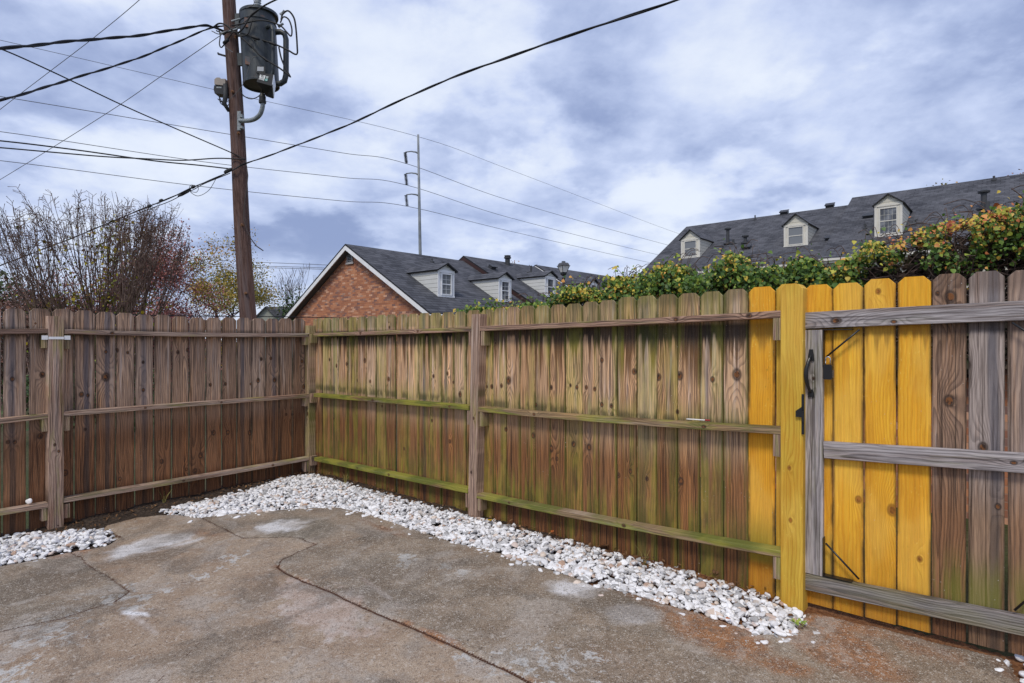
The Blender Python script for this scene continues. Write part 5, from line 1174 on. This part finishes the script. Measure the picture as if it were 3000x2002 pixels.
row_dormer(h3, 5.52, (1727, 872), (1748, 874), 828, 821, 1736, 'white dormer just right of the lamp post', grid=(1, 2), glass=GLASS2)
row_dormer(h3, 5.52, (1818, 872), (1840, 874), 836, 828, 1829, 'farthest white dormer, mostly behind the vine', grid=(1, 2), glass=GLASS2)

# ---- long grey-roofed house at the right: ridge along E1, slope towards the camera
R0 = np.array([11.48, 39.0, 9.12]); MQ = .577
e1b = E1.copy(); FO = -E2
def rr(t, q_, z_): return R0 + e1b * t + FO * q_ + UP * (z_ - R0[2])
def big_house(label, t0, t1, zr, qf=6.6):
    h = empty('grey_roof_house', tuple(rr((t0 + t1) / 2, 0, 0)), label, 'house', 'grey-roofed houses behind the vine')
    c_ = 1 / math.sqrt(1 + MQ * MQ); r_ = MB(); ze = zr - MQ * qf
    r_.slab([rr(t0, 0, zr), rr(t1, 0, zr), rr(t1, qf, ze), rr(t0, qf, ze)], (FO * MQ + UP) * c_, .06, E1, (-FO + UP * MQ) * c_, 0, 1, o=rr(0, 0, 0))
    r_.slab([rr(t0, 0, zr), rr(t1, 0, zr), rr(t1, -qf, ze), rr(t0, -qf, ze)], (-FO * MQ + UP) * c_, .06, E1, (FO + UP * MQ) * c_, 0, 1, o=rr(0, 0, 0))
    r_.build('roof', [SHIN, DEDGE], h)
    w_ = MB(); w_.slab([rr(t0 + .2, qf - .4, -.2), rr(t0 + .2, -qf + .4, -.2), rr(t0 + .2, -qf + .4, ze + .02), rr(t0 + .2, 0, zr - .25), rr(t0 + .2, qf - .4, ze + .02)], -E1, .2, E2, UP)
    w_.slab([rr(t0 + .4, qf - .4, -.2), rr(t1 - .1, qf - .4, -.2), rr(t1 - .1, qf - .4, ze), rr(t0 + .4, qf - .4, ze)], FO, .2, E1, UP); w_.build('wall', SIDE2, h)
    f_ = MB(); f_.box(rr(t0 + .01, qf - .02, ze - .22), E1 * (t1 - t0 - .02), FO * .04, UP * .16); f_.box(rr(t0 + .02, qf + .025, ze - .12), E1 * (t1 - t0 - .04), FO * .10, UP * .10); f_.build('gutter', TRIM2, h)
    return h
TS = 9.9
b1 = big_house('long grey-shingled house with two cream dormers behind the vine', 0, TS, 9.12)
b2 = big_house('taller grey-shingled house with the big-windowed dormer at the right edge', TS - .25, 24, 9.50, 7.2)
def rp(px, py, zr): return hit(px, py, rr(0, 0, zr), FO * MQ + UP)
def bd(house, zr, bl, br, ytop, xap, yap, label, glass, grid, win=None):
    B0 = rp(*bl, zr); P1 = hit(br[0], br[1], B0, FO); W = np.dot(P1 - B0, E1); h = hit(bl[0], ytop, B0, FO)[2] - B0[2]
    gh = hit(xap, yap, B0, FO)[2] - B0[2] - h - .08
    return dormer(house, B0 + E1 * W / 2, FO, E1, W, h, gh, MQ, SIDE2, TRIM2, glass, win or (-W * .29, W * .29, h * .08, h * .86), grid, label=label)
bd(b1, 9.12, (1995.5, 758), (2051, 752), 703, 2022.8, 671, 'left dormer of the grey-roofed house, with blinds', GLASS, (1, 2))
bd(b1, 9.12, (2296.5, 724), (2367, 717), 662, 2333, 624, 'middle dormer of the grey-roofed house, with blinds', GLASS, (1, 2))
bd(b2, 9.50, (2562, 695), (2644, 684), 603, 2602.6, 566, 'largest dormer, with a many-paned window', GLASS2, (4, 4))
zf = lambda x_: (1900 + x_[0] / 2.851, 550 + x_[1] / 2.851)
for q_, zr, h_, house in (((662, 468), 9.12, .75, b1), ((2090, 0), 9.5, .0, b2)):
    if h_: vent_pipe(house, rp(*zf(q_), zr), h_, .09, 1)
vent_pipe(b1, rp(*zf((707, 468)), 9.12), .25, .07); vent_pipe(b1, rp(*zf((808, 462)), 9.12), .28, .09, 1)
vent_pipe(b1, rp(*zf((890, 270)), 9.12), .28, .04); vent_pipe(b1, rp(*zf((1625, 415)), 9.12), .35, .05); vent_pipe(b2, rp(*zf((1808, 345)), 9.5), .25, .04)
for q_, zr, hs in (((1130, 222), 9.12, b1), ((1512, 165), 9.12, b1), ((1515, 440), 9.12, b1), ((815, 515), 9.12, b1), ((1832, 255), 9.5, b2)): box_vent(hs, rp(*zf(q_), zr), E1, FO, MQ, .42)
vent_pipe(b2, rp(1850 + 2110 / 2.0435, 450 + 330 / 2.0435, 9.5), .65, .11, 1); vent_pipe(b2, rp(1850 + 2130 / 2.0435, 450 + 345 / 2.0435, 9.5), .40, .10); vent_pipe(b2, rp(1850 + 2170 / 2.0435, 450 + 160 / 2.0435, 9.5), .2, .05)

# ---- small distant house between the pole and the brick gable
sh = empty('distant_house', tuple(at(800, 1001, 60)), 'small pale gabled house far away left of the brick gable', 'house')
c_ = at(780, 899, 60); mb = MB(); X1 = np.array([1.0, 0, 0]); Y1 = np.array([0, 1.0, 0])
g0 = np.array([c_[0], 60, 0]); zr = c_[2]
mb.slab([g0 + [-1.7, 0, -.2], g0 + [1.7, 0, -.2], g0 + [1.7, 0, zr - 1.6], g0 + [0, 0, zr - .1], g0 + [-1.7, 0, zr - 1.6]], -Y1, .3, X1, UP); mb.slab([g0 + [1.0, .4, -.2], g0 + [9, 2, -.2], g0 + [9, 2, zr - 2.2], g0 + [1.0, .4, zr - 2.2]], -Y1, .3, X1, UP)
mb.build('wall', mat('pale_green_siding', color=(.30, .31, .27)), sh)
mb = MB(); mb.slab([g0 + [0, -.3, zr], g0 + [9.5, 1.2, zr], g0 + [10.2, -1.0, zr - 2.2], g0 + [2.1, -.3, zr - 2.1]], np.array([.3, -.6, .74]), .08, X1, UP); mb.slab([g0 + [0, -.3, zr], g0 + [0, 4, zr], g0 + [-2.1, 4, zr - 2.1], g0 + [-2.1, -.3, zr - 2.1]], np.array([-.7, 0, .7]), .08, Y1, UP); mb.build('roof', SHIN, sh)

# ---- lamp post
lp = at(1651, 1001, 15.0); lpb = np.array([lp[0], 15.0, -.05]); LZ = at(1651, 766, 15.0)[2]
L_ = empty('lamp_post', tuple(lpb), 'black lantern on a slim brown post in front of the row houses', 'street lamp')
MB().lathe(lpb, [(.09, 0), (.09, .5), (.05, .6), (.036, .65), (.034, LZ - .40), (.045, LZ - .39), (.045, LZ - .36)], 12).build('post', mat('brown_post', color=(.07, .045, .04), rough=.6), L_, smooth=False)
lt_ = np.array([lp[0], 15.0, LZ]); a4 = [math.pi / 4 + k * math.pi / 2 + .5 for k in range(4)]
def ring4(r_, z_): return [lt_ + [r_ * math.cos(a), r_ * math.sin(a), z_] for a in a4]
def fr4(rs):
    v = []; [v.extend(ring4(r_, z_)) for r_, z_ in rs]; f = [(i * 4 + j, i * 4 + (j + 1) % 4, i * 4 + 4 + (j + 1) % 4, i * 4 + 4 + j) for i in range(len(rs) - 1) for j in range(4)]; return v, f + [(3, 2, 1, 0), tuple(range(len(v) - 4, len(v)))]
mb = MB(); mb.add(*fr4([(.03, -.37), (.075, -.34), (.085, -.28)])); mb.build('lantern_base', BLACK, L_)
mb = MB(); mb.add(*fr4([(.08, -.278), (.155, -.125)])); mb.build('lantern_glass', mat('frosted_glass', color=(.75, .74, .74), rough=.3), L_)
for a in a4: MB().tube([lt_ + [.082 * math.cos(a), .082 * math.sin(a), -.28], lt_ + [.158 * math.cos(a), .158 * math.sin(a), -.12]], .008, 5).build('lantern_bar', BLACK, L_)
mb = MB(); mb.add(*fr4([(.175, -.125), (.178, -.113), (.15, -.105), (.14, -.07), (.11, -.04), (.05, -.03), (.045, -.01), (.055, 0.0)])); mb.build('lantern_cap', mat('cap_grey', color=(.10, .10, .11), rough=.5), L_)

# ------------------------------------------------------------------ planting
def leaf_attr_mat(name, stops, rough=.5):
    def fn():
        r = attr('rnd', False); p = pos(); c_ = ramp(r, stops); return dict(col=mix(ss(noise(p, 28, 2), .35, .7) * .35, c_, mix(1.0, c_, (.45, .5, .4), 'MULTIPLY')))
    return mat(name, fn, rough=rough, spec=.35)
LEAFV = np.array([(0, 0, 0), (.36, .10, .05), (.40, .45, .09), (.0, 1.0, -.06), (-.40, .45, .09), (-.36, .10, .05), (0, .42, 0)])
LEAFF = np.array([(0, 1, 6), (1, 2, 6), (2, 3, 6), (3, 4, 6), (4, 5, 6), (5, 0, 6)])
def leaves(Pn, size, rnd, face=None, droop=.4, jitter=.9):
    """leaf blades at points Pn; face: mean facing direction"""
    n = len(Pn); nz = nrs.randn(n, 3) * jitter + (np.array(face) if face is not None else np.array([0, 0, .6]))
    nz /= np.linalg.norm(nz, axis=1)[:, None]; t = nrs.randn(n, 3) * .7 + [0, 0, -droop]
    y_ = t - (t * nz).sum(1)[:, None] * nz; y_ /= np.linalg.norm(y_, axis=1)[:, None] + 1e-9; x_ = np.cross(y_, nz)
    s_ = (size * nrs.uniform(.55, 1.3, n))[:, None, None]
    v = Pn[:, None, :] + s_ * (LEAFV[None, :, 0:1] * x_[:, None] + LEAFV[None, :, 1:2] * y_[:, None] + LEAFV[None, :, 2:3] * nz[:, None])
    f = LEAFF[None] + (np.arange(n) * 7)[:, None, None]
    return v.reshape(-1, 3), f.reshape(-1, 3), np.repeat(rnd, 7)
def twig_mesh(lines, sides=4):
    vs, fs, n0 = [], [], 0
    for pts, r in lines:
        b = MB(); b.tube(pts, r, sides, cap=False); v = b.v[0]; f = np.array(b.f); vs.append(v); fs.append(f + n0); n0 += len(v)
    return np.concatenate(vs), np.concatenate(fs)
STEM = mat('vine_stem', lambda: mix(ss(noise(pos(), 14, 3), .4, .6), (.055, .035, .028), (.16, .11, .09)), rough=.8)
VINE = leaf_attr_mat('vine_leaves', [(0, (.03, .075, .014)), (.30, (.075, .155, .02)), (.55, (.16, .25, .035)), (.66, (.36, .40, .05)), (.80, (.60, .45, .06)), (.90, (.66, .30, .07)), (.97, (.55, .14, .06)), (1, (.35, .05, .05))])
# the wall the vine grows over
WOFF = 2.75
mb = MB(); w0 = CORNER + E2 * WOFF
mb.box(w0 + E1 * .9 - UP * .15, E1 * 8.4, E2 * .22, UP * 2.0); wall = mb.build('brick_wall', BRICK); tag(wall, 'red brick garden wall hidden behind the vine beyond the fence and gate', 'wall')
HO = 2.35
out = [(1080, 708), (1150, 697), (1250, 683), (1330, 655), (1400, 640), (1440, 622), (1520, 612), (1560, 598), (1600, 612), (1650, 595), (1690, 562), (1740, 582), (1800, 603), (1850, 592), (1900, 582), (1960, 558), (2000, 545), (2060, 535), (2100, 520), (2150, 498), (2200, 500), (2260, 478), (2300, 470), (2350, 462), (2500, 440)]
tt, zz2 = [], []
for a, b in out:
    P_ = hit(a * 1.2766, b * 1.2766, CORNER + E2 * HO, E2); tt.append(np.dot(P_ - CORNER, E1)); zz2.append(P_[2] - .05)
def top_at(t): return np.interp(t, tt, zz2) + (fbm(t * 3.1, t * 0 + 2.2, 5, 3) - .5) * np.clip(t * .08 + .10, .10, .42)
hv = empty('vine_hedge', tuple(CORNER + E1 * 5 + E2 * HO), 'tangled green vine with yellow and orange autumn leaves on the wall beyond the right fence', 'vine')
t_min, t_max = tt[0] + .05, 9.0
n = 46000
T_ = t_min + (t_max - t_min) * nrs.rand(n) ** .9
top = top_at(T_); dep = np.abs(nrs.randn(n)) * .20; dep = np.minimum(dep ** 1.0, 1.1)
Zl = top - dep * np.clip((T_ - t_min) / 3, .25, 1) - .02
nO = nrs.randn(n) * .16 - .05
Zl += np.where(nrs.rand(n) < .035, nrs.uniform(0, .16, n), 0)
Pn = CORNER + np.outer(T_, E1) + np.outer(HO + nO, E2) + np.outer(Zl, UP)
dens = fbm(T_ * 4, Zl * 5, 9, 3); depth = top - Zl
k = (dens > .26 + .30 * np.clip(depth / .75, 0, 1)) & (Zl > .5)
Pn, T_, Zl, depth = Pn[k], T_[k], Zl[k], depth[k]
rnd = nrs.rand(len(Pn)) * .62; cn = fbm(T_ * 1.6 + 5, Zl * 2.4, 14, 3); warm = np.clip((cn - .50 + np.clip((T_ - 5.8) * .08, 0, .12)) * 6, 0, 1) * np.clip(1 - depth * 1.3, 0, 1)
for q_ in [(1690, 575), (1440, 640), (1560, 620), (2245, 500), (2300, 520), (2020, 530), (1950, 570), (2190, 545)]:
    tc_ = np.dot(hit(q_[0] * 1.2766, q_[1] * 1.2766, CORNER + E2 * HO, E2) - CORNER, E1); warm = np.maximum(warm, np.exp(-((T_ - tc_) / .13) ** 2) * np.clip(1.3 - depth * 4, 0, 1))
rnd = np.where(nrs.rand(len(Pn)) < .05 + np.where(T_ > 5.6, .72, .50) * warm + .10 * (T_ < 3.5), np.where(T_ > 5.6, .66 + .32 * nrs.rand(len(Pn)) ** .7, nrs.uniform(.58, .90, len(Pn))), rnd)
v, f, r = leaves(Pn, np.where(T_ > 0, .037, .034) * np.ones(len(Pn)) * nrs.uniform(.65, 1.3, len(Pn)) * np.where(T_ > 5.4, .84, 1.0), rnd, face=(-.35, -.8, .35), droop=1.0, jitter=.55)
fo = fastmesh('foliage', v, f, VINE, dict(rnd=r), smooth=False, parent=hv)
lines = []
for _ in range(2300):
    t = nrs.uniform(t_min + .4, t_max); tp_ = top_at(np.array([t]))[0]; z0_ = max(.9, tp_ - abs(nrs.randn()) * .40 - .12 ); p_ = CORNER + E1 * t + E2 * (HO + nrs.uniform(-.15, .25)) + UP * z0_
    d_ = E1 * nrs.randn() + UP * nrs.randn() * .6 - E2 * nrs.randn() * .2; pts = [p_]
    for _k in range(5): d_ = d_ * .75 + .5 * (E1 * nrs.randn() + UP * nrs.randn() * .7 + E2 * nrs.randn() * .3); p_ = p_ + d_ / np.linalg.norm(d_) * .10; p_[2] = min(p_[2], tp_ + .05); pts.append(p_)
    lines.append((spline(pts, 2), nrs.uniform(.0018, .0045)))
for _ in range(130):     # arching shoots above the mass
    t = nrs.uniform(t_min + .8, t_max); p_ = CORNER + E1 * t + E2 * (HO + nrs.uniform(-.1, .1)) + UP * (top_at(np.array([t]))[0] - .1); a = nrs.randn() * .5
    lines.append((spline([p_, p_ + UP * .12 + E1 * a * .08, p_ + UP * .22 + E1 * a * .22, p_ + UP * .20 + E1 * a * .36], 3), .003))
v, f = twig_mesh(lines, 4); fastmesh('stems', v, f, STEM, {}, parent=hv)
# dense dark inner mass of dead stems and litter
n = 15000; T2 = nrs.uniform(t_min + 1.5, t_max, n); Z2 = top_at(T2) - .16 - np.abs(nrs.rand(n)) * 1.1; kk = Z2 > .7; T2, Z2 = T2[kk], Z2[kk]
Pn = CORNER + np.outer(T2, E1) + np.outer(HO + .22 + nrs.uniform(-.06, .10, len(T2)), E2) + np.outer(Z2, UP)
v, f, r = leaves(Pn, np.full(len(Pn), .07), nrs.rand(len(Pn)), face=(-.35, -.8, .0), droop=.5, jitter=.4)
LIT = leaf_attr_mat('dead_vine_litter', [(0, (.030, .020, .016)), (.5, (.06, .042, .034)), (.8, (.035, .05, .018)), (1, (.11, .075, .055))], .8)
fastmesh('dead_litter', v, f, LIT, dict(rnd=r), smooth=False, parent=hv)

BARK = mat('grey_brown_bark', lambda: mix(ss(noise(pos(), 9, 4, .6), .4, .65), (.10, .06, .048), (.26, .18, .145)), rough=.9)
BARKD = mat('dark_bark', lambda: mix(ss(noise(pos(), 6, 4, .6), .4, .65), (.05, .034, .03), (.15, .105, .09)), rough=.9)
BARKG = mat('mossy_olive_bark', lambda: mix(ss(noise(pos(), 5, 4, .6), .35, .6), (.10, .10, .035), (.10, .06, .04)), rough=.9)
def nrm(a): return a / (np.linalg.norm(a) + 1e-9)
def branch(lines, tips, p, d, L, r, lev, spread, up, nk, wob=.15, mids=None):
    pts = [p]; n = 5
    for k in range(n):
        d = nrm(d + nrs.randn(3) * wob + UP * up * .25); p = p + d * L / n; pts.append(p)
    pts = np.array(pts); r1 = r * (.62 if lev > 0 else .25); lines.append((pts, np.linspace(r, r1, n + 1)))
    if mids is not None and lev <= 1: mids.extend([pts[2], pts[4]])
    if lev == 0: tips.append((pts[-1], d)); return
    k = nk + nrs.randint(0, 2)
    for j in range(k):
        f_ = 1.0 if j < 2 else nrs.uniform(.45, .95); b_ = pts[int(round(f_ * n))]
        nd = nrm(d + nrs.randn(3) * spread + UP * up * .3); branch(lines, tips, b_, nd, L * nrs.uniform(.62, .88), r1 * nrs.uniform(.55, .85), lev - 1, spread, up, nk, wob, mids)
# crape myrtle: vase of upright shoots from a knuckled multi-stem base
def crape_myrtle():
    Yc = 13.0; base = at(296, 1001, Yc); base[2] = -.1
    t = empty('crape_myrtle', tuple(base), 'large bare crape myrtle with many upright shoots behind the left fence', 'tree')
    low, up_, pan = [], [], []; yel = []
    for k in range(26):
        a = (0 if k % 2 else math.pi) + nrs.uniform(-1.2, 1.2); sp = .03 + .50 * ((k // 2) / 12.0); d_ = nrm(np.array([math.cos(a) * sp, math.sin(a) * sp * .7, 1.0])); p_ = base + [math.cos(a) * .35 * sp * 2, math.sin(a) * .3, 0]
        pts = [p_]; H = nrs.uniform(2.1, 3.1)
        for j in range(6): d_ = nrm(d_ + nrs.randn(3) * .07); p_ = p_ + d_ * H / 6; pts.append(p_)
        low.append((np.array(pts), np.linspace(.05, .028, 7))); yel += [pts[3], pts[4], pts[5], pts[6]]
        for j in range(nrs.randint(7, 10)):
            q0 = pts[nrs.randint(4, 7)] + nrs.randn(3) * .02; out_ = nrm(np.array([q0[0] - base[0], (q0[1] - base[1]), 0]) + .01); dd = nrm(UP * 1.0 + out_ * nrs.uniform(.0, .62) + nrs.randn(3) * .16)
            env = 5.3 * nrs.uniform(.84, 1.0) * (1 - .10 * abs(q0[0] - base[0])); L_s = max(.7, min(2.7, env - np.linalg.norm(q0 - base))); n_ = 7; pp = [q0]; 
            for i in range(n_): dd = nrm(dd + nrs.randn(3) * .05 + UP * .05); q0 = q0 + dd * L_s / n_; pp.append(q0)
            pp = np.array(pp); up_.append((pp, np.linspace(.0105, .0042, n_ + 1)))
            for i in range(nrs.randint(4, 8)):     # side twigs
                s0_ = pp[nrs.randint(2, 7)]; d3 = nrm(dd + nrs.randn(3) * .5); up_.append((np.array([s0_, s0_ + d3 * .22, s0_ + nrm(d3 + UP * .4) * .45]), [.0055, .0045, .003]))
            for e_p, e_d in ((pp[-1], dd),):
                for i in range(9):     # seed panicle
                    b_ = e_p - e_d * .04 * i; d3 = nrm(e_d * .6 + nrs.randn(3) * .7); pan.append((np.array([b_, b_ + d3 * .09, b_ + d3 * .14]), [.005, .004, .007]))
    v, f = twig_mesh(low, 6); fastmesh('trunk', v, f, BARKG, {}, parent=t); v, f = twig_mesh(up_, 4); fastmesh('shoots', v, f, BARK, {}, parent=t); v, f = twig_mesh(pan, 3); fastmesh('seed_heads', v, f, BARK, {}, parent=t)
    Pn = np.concatenate([np.array(yel)[nrs.randint(0, len(yel), 520)] + nrs.randn(520, 3) * [.28, .25, .35], np.array([at(px, py, Yc) for px, py in [(330, 690), (350, 710), (300, 760), (325, 730), (345, 800), (240, 880), (160, 730), (190, 860), (310, 880), (320, 860)]])[nrs.randint(0, 10, 520)] + nrs.randn(520, 3) * [.22, .3, .28]])
    rn = nrs.rand(len(Pn)); v, f, r = leaves(Pn, np.full(len(Pn), .075), rn, droop=.8)
    fastmesh('leaves', v, f, leaf_attr_mat('myrtle_leaves', [(0, (.50, .36, .02)), (.5, (.40, .36, .03)), (.8, (.20, .26, .03)), (1, (.45, .12, .06))]), dict(rnd=r), smooth=False, parent=t)
crape_myrtle()
def tree(name, px, pbot, Y_, H, spread_r, label, leafm, nleaf, lsize, bark, lev=4, spread=.42, up=.25, th=.35, crown0=.35, lj=.22, trunks=1, cat='tree', group=None, lean=0, seed=0, tr=None):
    nrs.seed(seed or abs(int(px * 7 + Y_)))
    b = at(px, 1001, Y_); b[2] = -.1; t = empty(name, tuple(b), label, cat, group); lines, tips, mids = [], [], []
    for k in range(trunks):
        d0 = nrm(np.array([nrs.randn() * .12 * trunks + lean, nrs.randn() * .1 * trunks, 1])); branch(lines, tips, b + [nrs.randn() * .1 * (trunks - 1), 0, 0], d0, H * crown0, (tr or th * .25), lev, spread, up, 2, .10, mids)
    allp = np.concatenate([l[0] for l in lines]); sc = H / max(.1, allp[:, 2].max() - b[2]); sx_ = spread_r / max(.1, np.percentile(np.abs(allp[:, 0] - b[0]), 97))
    S_ = lambda a: (a - b) * [sx_, sx_, sc] + b
    big_, small = [l for l in lines if np.max(l[1]) > (tr or th * .25) * .34], [l for l in lines if np.max(l[1]) <= (tr or th * .25) * .34]
    v, f = twig_mesh([(S_(p_), r_) for p_, r_ in big_], 7); fastmesh('trunk', v, f, bark, {}, parent=t)
    if small: v, f = twig_mesh([(S_(p_), np.maximum(r_, .0030 * Y_ / 14)) for p_, r_ in small], 4); fastmesh('branches', v, f, bark, {}, parent=t)
    if nleaf:
        cs = S_(np.array([q[0] for q in tips] + mids)); ctr = cs[nrs.randint(0, len(cs), nleaf)]; Pn = ctr + nrs.randn(nleaf, 3) * lj
        cl = fbm(Pn[:, 0] * 1.1, Pn[:, 2] * 1.1, 3, 3); rn = np.clip(cl * .8 + nrs.rand(nleaf) * .45 - .1, 0, 1)
        v, f, r = leaves(Pn, np.full(nleaf, lsize), rn, droop=.3); fastmesh('crown', v, f, leafm, dict(rnd=r), smooth=False, parent=t)
    return t
REDL = leaf_attr_mat('dark_red_leaves', [(0, (.20, .09, .085)), (.5, (.38, .14, .13)), (.8, (.56, .25, .20)), (1, (.32, .27, .16))])
AUTL = leaf_attr_mat('autumn_leaves', [(0, (.12, .13, .03)), (.4, (.30, .26, .04)), (.7, (.50, .32, .05)), (1, (.55, .20, .05))])
GRNL = leaf_attr_mat('green_leaves', [(0, (.025, .05, .015)), (.6, (.06, .11, .025)), (1, (.12, .17, .04))])
ORL = leaf_attr_mat('orange_leaves', [(0, (.30, .14, .07)), (1, (.48, .20, .09))])
BRL = leaf_attr_mat('brown_hedge_leaves', [(0, (.09, .045, .03)), (.5, (.22, .10, .07)), (.8, (.30, .14, .09)), (1, (.10, .12, .04))])
tree('red_tree', 445, 0, 17.5, 4.9, 1.6, 'dark red leafed tree just right of the crape myrtle', REDL, 16000, .05, BARKD, lev=6, spread=.55, up=.10, trunks=3, th=.30, crown0=.28, lj=.16)
tree('red_tree', 40, 0, 19, 4.3, 2.3, 'reddish thinly leafed tree at the left edge behind the crape myrtle', REDL, 7000, .05, BARKD, lev=5, spread=.55, up=.05, trunks=3, th=.3, crown0=.28, lj=.2)
tree('red_tree', 270, 0, 21, 4.3, 2.4, 'reddish tree seen through the stems of the crape myrtle', REDL, 8000, .05, BARKD, lev=5, spread=.55, up=.05, trunks=3, th=.3, crown0=.28, lj=.25)
tree('autumn_tree', 640, 0, 34, 7.3, 3.0, 'yellow and orange autumn tree between the crape myrtle and the pole', AUTL, 16000, .085, BARKD, lev=5, spread=.45, up=.12, th=.75, crown0=.34, lj=.26, trunks=2)
tree('bare_tree', 815, 0, 42, 7.4, 2.1, 'tall bare tree right of the pole', None, 0, .1, BARKD, lev=5, spread=.34, up=.50, th=.26, crown0=.16, group='bare trees behind the brick gable')
tree('bare_tree', 890, 0, 46, 7.2, 2.0, 'bare tree touching the left slope of the brick gable', None, 0, .1, BARKD, lev=5, spread=.34, up=.50, th=.24, crown0=.16, group='bare trees behind the brick gable')
tree('evergreen_tree', 842, 0, 40, 4.6, 1.1, 'small dark green tree in front of the bare trees right of the pole', GRNL, 1500, .15, BARKD, lev=3, spread=.4, up=.2, th=.4, lj=.4)
tree('orange_tree', 1530, 0, 62, 9.7, 2.6, 'orange leafed treetop showing over the row house ridge', ORL, 1500, .20, BARKD, lev=5, spread=.4, up=.2, th=.8, lj=.4)
tree('orange_tree', 2655, 0, 62, 16.9, 3.2, 'thin orange treetop above the right-hand ridge beside the big dormer', ORL, 1500, .2, BARKD, lev=5, spread=.35, up=.3, th=.8, lj=.4)
tree('autumn_tree', 2775, 0, 58, 16.6, 1.3, 'small yellow-orange treetop just over the ridge right of the big dormer', AUTL, 1500, .2, BARKD, lev=4, spread=.35, up=.3, th=.7, lj=.45)
tree('orange_tree', 3010, 0, 56, 17.6, 3.0, 'brown-orange treetop over the ridge at the right edge', ORL, 1600, .2, BARKD, lev=5, spread=.35, up=.3, th=.8, lj=.4)
# shrubs filling behind the left fence
def shrub(px0, px1, Y_, ztop, label, leafm, n, ls, name='shrub', twigs=500):
    nrs.seed(abs(int(px0 + Y_ * 10))); a, b = at(px0, 1001, Y_), at(px1, 1001, Y_); W = b[0] - a[0]
    t = empty(name, ((a[0] + b[0]) / 2, Y_, -.1), label, 'shrub'); X_ = a[0] + W * nrs.rand(n); zt = ztop * (.78 + .35 * fbm(X_ * 1.3, X_ * 0 + Y_, 4, 3)) * (1 - .35 * np.abs((X_ - a[0]) / W * 2 - 1) ** 3)
    Zz = zt * nrs.rand(n) ** .55; Pn = np.stack([X_, Y_ + nrs.randn(n) * .5, Zz], 1); dn_ = fbm(X_ * 2.2, Zz * 2.2, 6, 3); k_ = dn_ > .36; Pn = Pn[k_]
    rn = np.clip(dn_[k_] * .7 + nrs.rand(len(Pn)) * .5 - .1, 0, 1); v, f, r = leaves(Pn, np.full(len(Pn), ls), rn); fastmesh('foliage', v, f, leafm, dict(rnd=r), smooth=False, parent=t)
    ln = []
    for _ in range(twigs):
        x_ = a[0] + W * nrs.rand(); p_ = np.array([x_, Y_ + nrs.randn() * .4, nrs.uniform(.3, ztop * .8)]); d_ = nrm(nrs.randn(3) * .5 + UP * .9); ln.append((np.array([p_, p_ + d_ * .35, p_ + nrm(d_ + nrs.randn(3) * .4) * .8]), [.012, .009, .005]))
    v, f = twig_mesh(ln, 4); fastmesh('stems', v, f, BARK, {}, parent=t)
shrub(-250, 330, 16, 2.9, 'brown-red tangle of twigs and leaves behind the left end of the fence', BRL, 5200, .085, twigs=1500)
shrub(-200, 130, 18, 3.5, 'dark green shrub at the left edge behind the reddish tangle', GRNL, 4200, .10)
shrub(230, 560, 18.5, 2.7, 'low reddish thicket behind the fence under the dark red tree', REDL, 4200, .085, twigs=1200)
shrub(70, 420, 10.0, 1.25, 'low green ground shrubs seen through the picket gaps of the left fence', GRNL, 2600, .07, twigs=100)
shrub(560, 700, 32, 2.6, 'yellow-green undergrowth below the autumn tree', AUTL, 1200, .14, twigs=150)
